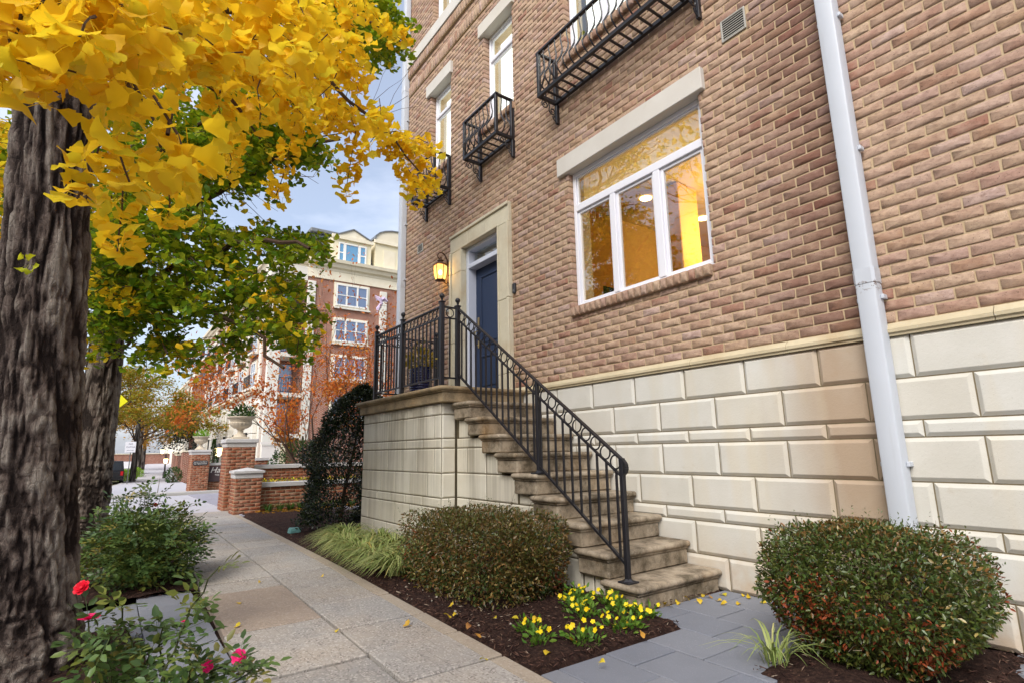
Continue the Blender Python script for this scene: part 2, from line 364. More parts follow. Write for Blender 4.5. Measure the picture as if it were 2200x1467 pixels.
k = Nt('mulch'); n = k.noise(30, 6, .75); c = k.ramp(n, [(.3, S(34, 24, 22)), (.5, S(62, 44, 38)), (.62, S(84, 62, 52)), (.72, S(120, 96, 82))]); k.end(k.bsdf(c, .95, .15, k.bump(n, 1., .04)))
k = Nt('mulch_chip'); c = k.ramp(k.rnd(), [(0, S(44, 30, 27)), (.4, S(70, 48, 42)), (.75, S(92, 66, 56)), (.95, S(120, 92, 76)), (1, S(176, 160, 140))]); k.end(k.bsdf(c, .9, .2, k.bump(k.noise(140, 3), .5, .004)))
# bark: pale ridges, dark furrows ('rnd' carries the ridge height)
def bark(name, dark, mid, pale, sc=1.):
    k = Nt(name); a = k.n('Attribute', attribute_name='rnd').outputs['Fac']; n = k.noise(22*sc, 6, .75, stretch=(1, 1, .45)); f = k.noise(70*sc, 7, .85, stretch=(1, 1, .6))
    v = k.math('ADD', k.math('MULTIPLY', a, .80), k.math('MULTIPLY', k.math('SUBTRACT', n, .5), .60)); v = k.math('ADD', v, k.math('MULTIPLY', k.math('SUBTRACT', f, .5), .62))
    c = k.ramp(v, [(.22, dark), (.44, mid), (.62, tuple(.6*x+.4*y for x, y in zip(mid, pale))), (.84, pale)])
    vo = k.n('TexVoronoi', {'Vector': k.n('Mapping', {'Vector': k.pos(), 'Scale': (1, 1, .45)}).outputs[0], 'Scale': 38*sc}, feature='DISTANCE_TO_EDGE').outputs['Distance']
    c = k.mix(k.mapr(vo, .0, .05, .28, 0), c, dark)
    h = k.math('ADD', k.math('ADD', n, k.math('MULTIPLY', f, 1.5)), k.math('MULTIPLY', k.mapr(vo, 0, .1), .35)); k.end(k.bsdf(c, .95, .15, k.bump(h, 1.0, .045/sc)))
bark('bark', S(64, 53, 49), S(132, 116, 107), S(208, 196, 182)); bark('bark_pale', S(70, 60, 54), S(146, 130, 118), S(214, 202, 186)); bark('bark_far', S(48, 44, 42), S(92, 86, 82), S(150, 144, 136), 1.2)
# foliage: diffuse + light coming through the blade
def leaf(name, stops, tr=.35, rough=.5, gloss=.3, vein=0):
    k = Nt(name); c = k.ramp(k.rnd(), stops); n = k.noise(18, 3); c = k.mix(k.mapr(n, .4, .7, 0, .35), c, tuple(x*.72 for x in stops[len(stops)//2][1][:3])+(1,))
    d = k.bsdf(c, rough, gloss); t = k.n('BsdfTranslucent', {'Color': k.mix(.35, c, stops[-1][1])}).outputs[0]
    k.end(k.n('MixShader', {0: tr, 1: d, 2: t}).outputs[0])
leaf('ginkgo_gold', [(0, S(234, 182, 20)), (.25, S(244, 202, 26)), (.5, S(250, 214, 36)), (.72, S(243, 206, 30)), (.88, S(216, 206, 44)), (1, S(252, 222, 62))], .5)
leaf('ginkgo_green', [(0, S(78, 118, 26)), (.3, S(98, 140, 28)), (.55, S(120, 158, 30)), (.75, S(146, 168, 32)), (.9, S(170, 172, 30)), (1, S(150, 164, 30))], .42)
leaf('ginkgo_lime', [(0, S(176, 184, 30)), (.5, S(206, 200, 34)), (1, S(170, 190, 40))], .4)
leaf('box_leaf', [(0, S(50, 72, 30)), (.25, S(68, 90, 36)), (.5, S(88, 98, 42)), (.7, S(100, 92, 44)), (.85, S(110, 84, 44)), (.95, S(128, 88, 46)), (1, S(176, 158, 96))], .15, .35, .5)
leaf('box_red', [(0, S(128, 60, 34)), (.5, S(150, 74, 40)), (1, S(110, 70, 40))], .2)
leaf('holly_leaf', [(0, S(30, 42, 28)), (.5, S(42, 56, 34)), (.85, S(58, 68, 40)), (1, S(90, 98, 60))], .08, .25, .6)
leaf('hedge_leaf', [(0, S(34, 60, 26)), (.5, S(52, 84, 34)), (1, S(84, 112, 44))], .15); leaf('bright_leaf', [(0, S(96, 142, 30)), (.5, S(128, 172, 44)), (1, S(168, 200, 70))], .3)
leaf('rose_leaf', [(0, S(58, 84, 44)), (.4, S(78, 106, 54)), (.7, S(98, 122, 58)), (.9, S(116, 122, 52)), (1, S(140, 120, 60))], .2, .4, .45)
leaf('grass_blade', [(0, S(120, 144, 72)), (.4, S(148, 166, 92)), (.8, S(180, 186, 120)), (.95, S(206, 196, 130)), (1, S(196, 170, 90))], .25)
leaf('autumn', [(0, S(196, 92, 30)), (.4, S(214, 116, 38)), (.7, S(206, 142, 46)), (1, S(178, 70, 36))], .35); leaf('autumn_gold', [(0, S(176, 130, 34)), (.5, S(196, 140, 40)), (1, S(150, 118, 36))], .35)
leaf('locust', [(0, S(104, 122, 30)), (.45, S(136, 142, 34)), (.75, S(164, 142, 36)), (1, S(190, 124, 38))], .35); leaf('dark_green', [(0, S(20, 32, 22)), (.6, S(32, 46, 30)), (1, S(48, 60, 38))], .08)
leaf('pansy_leaf', [(0, S(66, 104, 34)), (.5, S(92, 132, 44)), (1, S(126, 156, 60))], .25); leaf('pansy_flower', [(0, S(250, 220, 20)), (.6, S(255, 232, 40)), (1, S(250, 210, 10))], .2); leaf('rose_red', [(0, S(222, 16, 40)), (1, S(236, 30, 60))], .2); leaf('rose_pink', [(0, S(222, 20, 104)), (1, S(240, 50, 130))], .2)
leaf('fallen', [(0, S(214, 176, 40)), (.4, S(232, 196, 56)), (.7, S(196, 184, 50)), (.85, S(200, 140, 60)), (1, S(170, 110, 70))], .2); leaf('white_flower', [(0, S(236, 236, 230)), (1, S(246, 246, 240))], .2)
k = Nt('blind'); k.end(k.n('MixShader', {0: .8, 1: k.bsdf(S(236, 228, 200), .9, .1, k.bump(k.noise(90, 1, .5, stretch=(.01, .01, 1)), .4, .004)), 2: k.n('BsdfTranslucent', {'Color': S(248, 240, 210)}).outputs[0]}).outputs[0])
# glass and lit things
k = Nt('glass'); f = k.n('Fresnel', {'IOR': 1.5}).outputs[0]; f = k.math('MULTIPLY_ADD', f, .28, .006, clamp=True)
k.end(k.n('MixShader', {0: f, 1: k.n('BsdfTransparent', {'Color': (.93, .96, .94, 1)}).outputs[0], 2: k.n('BsdfGlossy', {'Color': (1, 1, 1, 1), 'Roughness': .01}).outputs[0]}).outputs[0])
k = Nt('glass_sky'); f = k.n('Fresnel', {'IOR': 1.6}).outputs[0]; f = k.math('MULTIPLY_ADD', f, 1.0, .10, clamp=True)
k.end(k.n('MixShader', {0: f, 1: k.bsdf(S(92, 108, 140), .4, .3), 2: k.n('BsdfGlossy', {'Color': (.8, .9, 1, 1), 'Roughness': .02}).outputs[0]}).outputs[0])
k = Nt('glass_blue'); f = k.n('Fresnel', {'IOR': 1.6}).outputs[0]; f = k.math('MULTIPLY_ADD', f, 1.0, .2, clamp=True)
k.end(k.n('MixShader', {0: f, 1: k.bsdf(S(62, 134, 172), .4, .3), 2: k.n('BsdfGlossy', {'Color': (.8, .9, 1, 1), 'Roughness': .02}).outputs[0]}).outputs[0])
def emit(name, c, st): k = Nt(name); k.end(k.n('Emission', {'Color': c, 'Strength': st}).outputs[0])
emit('bulb', (1, .66, .22, 1), 14); emit('lamp_far', (1, .72, .34, 1), 4); emit('downlight', (1, .72, .3, 1), 7); emit('lit_blind', (1, .97, .88, 1), 1.3)
k = Nt('lantern_glass'); k.end(k.n('MixShader', {0: .5, 1: k.n('Emission', {'Color': (1, .62, .18, 1), 'Strength': 1.6}).outputs[0], 2: k.n('BsdfTransparent', {'Color': (1, .86, .5, 1)}).outputs[0]}).outputs[0])
# ------------------------------------------------------------------ brick generator
def brick_geo(rects, thick=.006, jit=.0015, rc=.004):
    """rects: (x0,x1,z0,z1,back) on the plane y=0 facing -y -> V, F(quads+tris as tris), rnd"""
    A = np.array(rects, float); n = len(A); rng = RNG
    cx, cz = (A[:, 0]+A[:, 1])/2, (A[:, 2]+A[:, 3])/2; hw, hh = (A[:, 1]-A[:, 0])/2, (A[:, 3]-A[:, 2])/2
    sg = [(1, -1), (1, 1), (-1, 1), (-1, -1)]; prm = []
    for (sx, sz) in sg:
        order = [(1., .0), (.3, .3), (.0, 1.)] if sx*sz < 0 else [(.0, 1.), (.3, .3), (1., .0)]
        for (a, b) in order: prm.append((sx, sz, a, b))
    K = len(prm); rings = []; dy0 = rng.normal(0, .0011, (n, 1)); tx = rng.normal(0, .005, (n, 1)); tz = rng.normal(0, .016, (n, 1))
    for ring, (ins, y) in enumerate(((0, None), (0, -thick*.35), (.003, -thick))):
        P = np.zeros((n, K, 3))
        for j, (sx, sz, a, b) in enumerate(prm):
            P[:, j, 0] = cx + sx*(hw-ins-a*rc); P[:, j, 2] = cz + sz*(hh-ins-b*rc)
        if ring:
            P[:, :, 0] += np.repeat(rng.normal(0, jit, (n, 4)), 3, 1); P[:, :, 2] += np.repeat(rng.normal(0, jit, (n, 4)), 3, 1); P[:, :, 1] = y + dy0 + tx*(P[:, :, 0]-cx[:, None]) + tz*(P[:, :, 2]-cz[:, None])
        else: P[:, :, 1] = A[:, 4][:, None]
        rings.append(P)
    C = np.zeros((n, 1, 3)); C[:, 0, 0] = cx; C[:, 0, 2] = cz; C[:, 0, 1] = -thick+dy0[:, 0]
    V = np.concatenate(rings+[C], 1); k = V.shape[1]; F = []
    for r in range(2):
        for j in range(K):
            a, b = r*K+j, r*K+(j+1) % K; F += [(a, a+K, b+K), (a, b+K, b)]
    for j in range(K): F.append((2*K+j, 3*K, 2*K+(j+1) % K))
    F = np.array(F)[:, ::-1]
    FF = (F[None]+(np.arange(n)*k)[:, None, None]).reshape(-1, 3)
    return V.reshape(-1, 3), FF, np.repeat(rng.random(n), k)
def cut(rect, obs, mn=.022):
    out = [rect]
    for (a, b, c, d) in obs:
        nx = []
        for (x0, x1, z0, z1) in out:
            if b <= x0 or a >= x1 or d <= z0 or c >= z1: nx.append((x0, x1, z0, z1)); continue
            if a-x0 > mn: nx.append((x0, a-.004, z0, z1))
            if x1-b > mn: nx.append((b+.004, x1, z0, z1))
            m0, m1 = max(x0, a), min(x1, b)
            if c-z0 > mn and m1-m0 > mn: nx.append((m0, m1, z0, c-.006))
            if z1-d > mn and m1-m0 > mn: nx.append((m0, m1, d+.006, z1))
        out = nx
    return out
# ------------------------------------------------------------------ the townhouse
house = empty('brick_townhouse', (-4, 0, 0), 'tan brick townhouse with cream stone base, navy front door and iron balconies', 'house')
BZ, BC, BL = 1.855, .0765, .2066
X0, X1, ZT = -8.95, 2.2, 12.7
OPEN = [(-4.33, -2.575, 2.62, 4.232), (-7.82, -7.12, 5.75, 7.28), (-6.10, -5.38, 5.75, 7.30), (-4.30, -2.62, 5.75, 7.30), (-7.75, -7.12, 8.60, 10.3), (-6.05, -5.40, 8.60, 10.3), (-4.3, -2.62, 8.60, 10.3), (-6.98, -5.53, 1.5, 4.30)]
SILL = [(-4.355, -2.585, 2.52, 2.62), (-7.86, -7.08, 5.65, 5.75), (-6.14, -5.34, 5.65, 5.75), (-4.34, -2.58, 5.65, 5.75)]
LINT = [(-4.48, -2.495, 4.232, 4.452), (-7.93, -7.05, 7.28, 7.50), (-6.20, -5.31, 7.30, 7.52), (-4.48, -2.45, 7.30, 7.52), (-7.9, -7.0, 10.3, 10.52), (-6.15, -5.3, 10.3, 10.52), (-4.48, -2.45, 10.3, 10.52)]
BAND = [(X0, X1, 7.765, 7.965), (X0, X1, 8.165, 8.36), (X0, X1, 8.36, 8.60)]
VENT = [(-2.285, -2.055, 4.555, 4.765), (-8.25, -8.05, 4.46, 4.61)]
SURR = (-7.03, -5.475, 1.81, 4.345)
obs = OPEN[:7] + SILL + LINT + BAND + VENT + [SURR]
rects = []
for i in range(int((ZT-BZ)/BC)):
    z0 = BZ+i*BC+.005; z1 = z0+BC-.011; x = X0 - (BL/2 if i % 2 else 0) + (i*37 % 11)*.0012
    while x < X1:
        r = (max(x, X0), min(x+BL-.0115+random.uniform(-.002, .002), X1), z0+random.uniform(-.0015, .0015), z1+random.uniform(-.0015, .0015)); x += BL
        if r[1]-r[0] < .02: continue
        for q in cut(r, obs):
            deep = .004
            for (a, b, c, d) in OPEN[:7]:
                if (abs(q[1]-a) < .02 or abs(q[0]-b) < .02) and q[3] > c and q[2] < d: deep = .14
            rects.append((*q, deep))
# soldier courses in the two string bands
sold = []
for (a, b, c, d), pr in ((BAND[0], 0), (BAND[1], 1)):
    x = a
    while x < b:
        sold.append((x+.004, min(x+.072, b), c+.008, d-.006, .004)); x += .0765
def onscreen(r):
    px, py, d = topx(((r[0]+r[1])/2, 0, (r[2]+r[3])/2))
    if not (-20 < px < 2220 and -20 < py < 1480) or d < 0: return 0
    if 1760+.1416*py < px < 1812+.1416*py: return 0
    return (r[1]-r[0])*(r[3]-r[2])/d**3
full = [r for r in rects if abs(r[1]-r[0]-BL+.0115) < .004 and r[3]-r[2] > .06 and r[4] < .01]
full.sort(key=onscreen, reverse=True); near = set(full[:300])
rest = [r for r in rects if r not in near]
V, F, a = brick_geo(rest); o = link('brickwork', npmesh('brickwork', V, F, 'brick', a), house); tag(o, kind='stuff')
V, F, a = brick_geo(sold); o = link('soldier_course', npmesh('soldier_course', V + np.where(V[:, 2:3] > 8.1, [[0, -.042, 0]], [[0, -.022, 0]]), F, 'brick', a), house); tag(o, kind='stuff')
var = []
for k_ in range(24):
    V, F, a = brick_geo([(-(BL-.0115)/2, (BL-.0115)/2, -(BC-.011)/2, (BC-.011)/2, .004)]); var.append(npmesh('brick', V, F, 'brick', a))
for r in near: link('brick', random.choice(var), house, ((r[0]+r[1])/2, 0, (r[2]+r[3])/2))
# mortar core: grid cells around the openings
xs = sorted({X0, X1} | {v for o_ in OPEN for v in (o_[0]-.012, o_[1]+.012)}); zs = sorted({0, ZT} | {v for o_ in OPEN for v in (o_[2]-.012, o_[3]+.012)})
mb = MB()
for i in range(len(xs)-1):
    run = None
    for j in range(len(zs)-1):
        cx, cz = (xs[i]+xs[i+1])/2, (zs[j]+zs[j+1])/2
        solid = not any(o_[0]-.012 < cx < o_[1]+.012 and o_[2]-.012 < cz < o_[3]+.012 for o_ in OPEN)
        if solid: run = (run[0], zs[j+1]) if run else (zs[j], zs[j+1])
        if (not solid or j == len(zs)-2) and run:
            mb.box((xs[i], 0, run[0]), (xs[i+1], .32, run[1])); run = None
mb.build('wall', 'mortar', house)
mb = MB(); mb.box((X0, .325, 0), (X0+.3, 9, ZT)); mb.box((X1-.3, .325, 0), (X1, 9, ZT)); mb.box((X0, 8.7, 0), (X1, 9.01, ZT-.004)); mb.box((X0-.3, -.3, ZT+.002), (X1+.3, 9.3, ZT+.5)); mb.build('rear_walls_and_roof', 'mortar', house)
mb = MB(); mb.box((X0, -.022, BAND[0][2]), (X1, -.001, BAND[0][3])); mb.box((X0, -.042, BAND[1][2]), (X1, -.001, BAND[1][3])); mb.build('band_bed', 'mortar', house)
x = X0
for w in (.35, .9, 1.25, .95, 1.1, 1.0, 1.2, 1.15, 1.25, 1.0, .9):
    mb = MB(); mb.cbox((x+.003, -.07, 8.362), (min(x+w, X1)-.003, -.002, 8.598), .006); mb.build('stone_band', 'lintel', house); x += w
for (a, b, c, d) in LINT:
    mb = MB(); mb.cbox((a, -.055, c), (b, .10, d), .006); mb.build('lintel', 'lintel', house)
for (a, b, c, d) in SILL:
    n = round((b-a)/.0765); w = (b-a)/n; sm = MB(); sm.box((a+.006, -.03, c+.012), (b-.006, .10, d-.006)); so_ = sm.build('sill', 'mortar', house)
    V, F, at_ = brick_geo([(-w/2+.0055, w/2-.0055, -(d-c)/2, (d-c)/2, .11)], .01); bm_ = npmesh('sill_brick', V, F, 'brick', at_)
    for i in range(n): link('brick', bm_, so_, (a+(i+.5)*w, -.036+random.uniform(-.003, .003), (c+d)/2))
# top faces of sill bricks are covered by a thin weathered mortar wash
# --- stone base: rusticated blocks, chamfered faces
CO = [(0, .245), (.245, .505), (.505, .61), (.61, .87), (.87, 1.135), (1.135, 1.24), (1.24, 1.50), (1.50, 1.77)]; PH = [1, 0, 1, 0, 0, 0, 1, 0]
PH = [-2.68, -2.96, -2.68, -2.96+.0, -2.68, -2.96, -2.68, -2.96]
PH = {0: -2.68, 1: -2.96, 2: -2.68, 3: -2.96, 4: -2.68, 5: -2.96, 6: -2.68, 7: -2.96}
MODL = .567
def rustic(x0, x1, z0, z1, y=0, ch=.021, pr=.021, g=.004, ax=0):
    mb = MB(); a, b, c, d = x0+g, x1-g, z0+g, z1-g; v = []
    for (ins, dep) in ((0, .0), (0, pr*.25), (ch, pr), (ch+.004, pr+.0015)):
        ii = min(ins, (d-c)*.3); v += [(a+ins, y-dep, c+ii), (b-ins, y-dep, c+ii), (b-ins, y-dep, d-ii), (a+ins, y-dep, d-ii)]
    if ax: v = [(y_, x_, z_) for (x_, y_, z_) in v]
    f = [(12, 13, 14, 15)]
    for r in range(3):
        for j in range(4): f.append((r*4+j, r*4+(j+1) % 4, r*4+4+(j+1) % 4, r*4+4+j))
    if ax: f = [q[::-1] for q in f]
    return mb.add(v, f)
stone_objs = 0
cache = {}
for ci, (z0, z1) in enumerate(CO):
    x = PH[ci] - 12*MODL
    while x < X1:
        a, b = max(x, X0), min(x+MODL, X1); x += MODL
        if b-a < .1 or b < -5.4: continue
        key = (ci, round(b-a, 3))
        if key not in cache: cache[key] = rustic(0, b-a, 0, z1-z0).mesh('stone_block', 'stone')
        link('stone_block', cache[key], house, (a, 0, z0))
mb = MB(); mb.box((X0, -.0035, 0), (X1, -.0005, 1.77)); mb.build('stone_bed', 'stone_joint', house)
# water table ledge in three visible lengths
PRO = [(0, 1.768), (-.036, 1.768), (-.036, 1.782), (-.050, 1.790), (-.050, 1.812), (-.040, 1.825), (-.012, 1.853), (0, 1.853)]
for (a, b) in ((-5.47, -4.05), (-4.05, -2.86), (-2.86, -2.02), (-2.02, -.83), (-.83, .4), (.4, X1)):
    mb = MB(); mb.prism([(a+.002, y, z) for (y, z) in PRO], (b-a-.004, 0, 0)); link('ledge_stone', mb.mesh('ledge_stone', 'stone_ledge', fix=True), house)
# --- windows
def window(rect, yf, bars, name='window', back=None, mull=()):
    a, b, c, d = rect; fw = .045
    mb = MB()
    for (p, q) in (((a, yf, c), (a+fw, yf+.07, d)), ((b-fw, yf, c), (b, yf+.07, d)), ((a+fw, yf, c), (b-fw, yf+.07, c+fw)), ((a+fw, yf, d-fw), (b-fw, yf+.07, d))): mb.cbox(p, q, .005)
    fr = mb.build(name, 'frame_white', house)
    for (p, q) in bars:
        m2 = MB(); m2.cbox(p, q, .005); m2.build('mullion', 'frame_white', fr)
    return fr
def sash(fr, x0, x1, z0, z1, y, w=.032, glass='glass'):
    mb = MB()
    for (p, q) in (((x0, y, z0), (x0+w, y+.035, z1)), ((x1-w, y, z0), (x1, y+.035, z1)), ((x0+w, y, z0), (x1-w, y+.035, z0+w)), ((x0+w, y, z1-w), (x1-w, y+.035, z1))): mb.cbox(p, q, .004)
    mb.build('sash', 'frame_white', fr)
    g = MB(); g.box((x0+w-.005, y+.014, z0+w-.005), (x1-w+.005, y+.020, z1-w+.005)); g.build('pane', glass, fr)
a, b, c, d = OPEN[0]; yf = .055
fr = window(OPEN[0], yf, [((a+.046, yf-.004, 3.755), (b-.046, yf+.068, 3.835)), ((-3.765, yf-.006, c+.046), (-3.695, yf+.066, 3.754)), ((-3.185, yf-.006, c+.046), (-3.105, yf+.066, 3.754))])
sash(fr, a+.046, b-.046, 3.836, d-.046, yf+.02, .02)
for (p, q) in ((a+.046, -3.766), (-3.694, -3.186), (-3.104, b-.046)): sash(fr, p, q, c+.046, 3.754, yf+.02)
for (i, tr) in ((1, 6.83), (2, 6.85), (4, 9.9), (5, 9.9)):
    a, b, c, d = OPEN[i]; yf = .09
    f2 = window(OPEN[i], yf, [((a+.046, yf-.004, tr), (b-.046, yf+.07, tr+.06))]); sash(f2, a+.046, b-.046, c+.046, tr-.001, yf+.02, .03); sash(f2, a+.046, b-.046, tr+.061, d-.046, yf+.02, .03)
    mb = MB(); mb.box((a-.1, .33, c-.05), (b+.1, .335, d+.05)); mb.build('blind', 'lit_blind', f2)
for i in (3, 6):
    a, b, c, d = OPEN[i]; yf = .09; tr = d-.45
    f2 = window(OPEN[i], yf, [((a+.046, yf-.004, tr), (b-.046, yf+.07, tr+.07)), ((-3.76, yf-.006, c+.046), (-3.69, yf+.066, tr-.001)), ((-3.2, yf-.006, c+.046), (-3.13, yf+.066, tr-.001))])
    for (p, q) in ((a+.046, -3.761), (-3.689, -3.201), (-3.129, b-.046)): sash(f2, p, q, c+.046, tr-.002, yf+.02)
    sash(f2, a+.046, b-.046, tr+.071, d-.046, yf+.02, .02)
    mb = MB(); mb.box((a-.1, .5, c-.05), (b+.1, .505, d+.05)); mb.build('blind', 'lit_blind', f2)
# lit room behind the large window
room = MB(); x0, x1, y0, y1, z0, z1 = -5.2, -1.0, .33, 4.2, 1.9, 4.42
room.quad((x0,y1,z0),(x1,y1,z0),(x1,y1,z1),(x0,y1,z1),0); room.quad((x0,y0,z0),(x0,y1,z0),(x0,y1,z1),(x0,y0,z1),0); room.quad((x1,y1,z0),(x1,y0,z0),(x1,y0,z1),(x1,y1,z1),0)
room.quad((x0,y0,z1),(x0,y1,z1),(x1,y1,z1),(x1,y0,z1),1); room.quad((x0,y0,z0),(x1,y0,z0),(x1,y1,z0),(x0,y1,z0),2)
rm = room.build('room', ['room_wall', 'room_ceiling', 'room_floor'], house)
mb = MB(); mb.cbox((-4.35, 1.5, 1.9), (-3.95, 1.9, 4.41), .01); mb.build('room_column', 'room_column', rm)
mb = MB(); mb.box((-3.4, 2.6, 1.9), (-3.1, 4.1, 4.2)); mb.build('room_partition', 'room_wall', rm)
bl = MB(); bl.box((-4.30, .20, 3.86), (-2.60, .206, 4.40)); bl.build('roman_blind', 'blind', rm)
for (x, y) in ((-4.50, 1.55), (-4.47, 2.78), (-3.1, 1.3), (-2.9, 2.9)):
    mb = MB(); mb.lathe([(.001, 0), (.062, 0), (.075, -.012), (.08, -.001)], (x, y, 4.415), 16); mb.build('downlight', 'downlight', rm)
pl = bpy.data.lights.new('room_light', 'POINT'); pl.energy = 46; pl.color = (1, .74, .40); pl.shadow_soft_size = .35
plo = bpy.data.objects.new('room_light', pl); COL.objects.link(plo); plo.location = (-3.3, 2.0, 3.6)
mb = MB()
for i in range(5): mb.box((-4.75, .9+i*.0, 2.35+i*.17), (-4.735, 1.15, 2.45+i*.17))
mb.build('wall_shelf', 'dark_gap', rm)
# --- front door, transom and limestone surround
sx0, sx1, sz0, sz1 = SURR; ix0, ix1, iz = -6.69, -5.742, 4.065; lz = 1.81
def jamb(x0, x1, z0, z1):
    mb = MB(); mb.cbox((x0, -.05, z0+.002), (x1, .03, z1-.002), .005); mb.build('surround_stone', 'surround', house)
    oo = x0 if x0 < -6 else x1; s_ = 1 if x0 < -6 else -1
    mb = MB(); mb.cbox((min(oo, oo+s_*.05), -.075, z0+.002), (max(oo, oo+s_*.05), -.0505, z1-.002), .008); mb.build('surround_moulding', 'surround', house)
    oo = x1 if x0 < -6 else x0
    mb = MB(); mb.cbox((min(oo, oo-s_*.03), -.062, z0+.002), (max(oo, oo-s_*.03), -.0505, z1-.002), .005); mb.build('surround_moulding', 'surround', house)
for (z0, z1) in ((lz, 2.66), (2.66, 3.72), (3.72, iz)): jamb(sx0, ix0, z0, z1)
for (z0, z1) in ((lz, 2.05), (2.05, 3.02), (3.02, iz)): jamb(ix1, sx1, z0, z1)
for (x0, x1) in ((sx0, -6.52), (-6.52, -6.02), (-6.02, sx1)):
    mb = MB(); mb.cbox((x0+.002, -.05, iz), (x1-.002, .03, sz1), .005); mb.build('surround_stone', 'surround', house)
    mb = MB(); mb.cbox((x0+.002, -.075, sz1-.05), (x1-.002, -.0505, sz1), .008); mb.build('surround_moulding', 'surround', house)
    mb = MB(); mb.cbox((max(x0, ix0-.03)+.002, -.062, iz), (min(x1, ix1+.03)-.002, -.0505, iz+.03), .005); mb.build('surround_moulding', 'surround', house)
mb = MB(); mb.box((ix0-.3, .031, lz), (ix0-.002, .35, iz+.2)); mb.box((ix1+.002, .031, lz), (ix1+.25, .35, iz+.2)); mb.box((ix0-.002, .031, iz+.001), (ix1+.002, .35, iz+.2)); mb.build('door_reveal', 'surround', house)
mb = MB(); mb.box((ix0-.25, .36, 1.75), (ix1+.2, 1.6, 1.80), 1); mb.box((ix0-.25, 1.6, 1.75), (ix1+.2, 1.62, 4.2), 0); mb.build('hall', ['room_wall', 'room_floor'], house)
dx0, dx1, dh = ix0+.062, ix1-.05, 3.74
dfr = MB(); dfr.cbox((ix0, .032, lz), (dx0, .20, iz), .006); dfr.cbox((dx1, .032, lz), (ix1, .20, iz), .006); dfr.cbox((dx0, .032, dh), (dx1, .20, dh+.07), .006); dfr.cbox((dx0, .032, iz-.05), (dx1, .20, iz), .006)
dfo = dfr.build('door_frame', 'door_frame', house)
g = MB(); g.box((dx0, .15, dh+.071), (dx1, .156, iz-.051)); g.build('transom_pane', 'glass', dfo)
door = MB(); door.box((dx0+.004, .165, lz+.03), (dx1-.004, .20, dh-.004)); 
do = door.build('door', 'door_navy', house); w = (dx1-dx0)
for (z0, z1) in ((lz+.12, lz+.62), (lz+.74, dh-.14)):
    mb = MB(); p, q = dx0+.13, dx1-.13
    for (lo, hi) in (((p, .150, z0), (p+.03, .1648, z1)), ((q-.03, .150, z0), (q, .1648, z1)), ((p+.03, .150, z0), (q-.03, .1648, z0+.03)), ((p+.03, .150, z1-.03), (q-.03, .1648, z1))): mb.cbox(lo, hi, .006)
    mb.cbox((p+.06, .154, z0+.06), (q-.06, .1648, z1-.06), .008); mb.build('door_panel', 'door_navy', do)
mb = MB(); hx = dx0+.075; mb.cbox((hx-.02, .150, 2.83), (hx+.02, .1645, 3.0), .004); mb.cbox((hx-.016, .150, 2.55), (hx+.016, .1645, 2.66), .004); mb.tube([(hx, .15, 2.80), (hx, .10, 2.78), (hx, .092, 2.70), (hx, .10, 2.60), (hx, .15, 2.585)], .010, 8); mb.build('door_handle', 'brass', do)
mb = MB(); mb.cbox((ix0+.001, .02, 1.812), (ix1-.001, .22, 1.838), .004); mb.build('threshold', 'stone_coping', house)
# --- vents, doorbell, number plate
for (a, b, c, d) in VENT:
    mb = MB(); mb.box((a+.006, -.002, c+.006), (b-.006, .02, d-.006)); vo = mb.build('vent', 'dark_gap', house)
    mb = MB(); w = .016
    for (lo, hi) in (((a, -.016, c), (a+w, -.003, d)), ((b-w, -.016, c), (b, -.003, d)), ((a+w, -.016, c), (b-w, -.003, c+w)), ((a+w, -.016, d-w), (b-w, -.003, d))): mb.cbox(lo, hi, .003)
    mb.build('vent_frame', 'vent_grey', vo); n = 8 if b-a > .21 else 5
    for i in range(n):
        z = c+w+(d-c-2*w)*(i+.5)/n; mb = MB(); mb.add([(a+w, -.014, z-.006), (b-w, -.014, z-.006), (b-w, -.004, z+.008), (a+w, -.004, z+.008), (a+w, -.011, z-.009), (b-w, -.011, z-.009), (b-w, -.001, z+.005), (a+w, -.001, z+.005)], [(0,1,2,3),(7,6,5,4),(4,5,1,0),(3,2,6,7)]); mb.build('louvre', 'vent_grey', vo)
# --- downspouts with straps
def spout(x0, x1, y0, z0, z1, joints):
    mb = MB(); w, dpt = x1-x0, .10; r = .016
    sec = [(x0+r, y0), (x1-r, y0), (x1-.005, y0+.005), (x1, y0+r), (x1, y0+dpt), (x0, y0+dpt), (x0, y0+r), (x0+.005, y0+.005)]
    mb.prism([(x, y, z0) for x, y in sec], (0, 0, z1-z0)); o = link('downspout', sect(mb.mesh('downspout', 'downspout', fix=True), 35), house)
    for z in joints:
        m2 = MB(); e = .004; m2.prism([(x0-e+r, y0-e, z), (x1+e-r, y0-e, z), (x1+e, y0-e+r, z), (x1+e, y0+dpt, z), (x0-e, y0+dpt, z), (x0-e, y0-e+r, z)], (0, 0, .10)); link('spout_collar', m2.mesh('spout_collar', 'downspout', fix=True), o)
    for z in np.arange(z0+.9, z1, 1.05):
        for (p, q) in ((x1+.001, x1+.02), (x0-.02, x0-.001)):
            m2 = MB(); m2.cbox((p, y0+.055, z), (q, y0+dpt+.012, z+.03), .003); m2.build('spout_strap', 'downspout', o)
spout(-1.478, -1.358, -.135, .06, 12.6, [2.12]); spout(-8.86, -8.72, -.115, .06, 12.6, [3.98, 7.9])
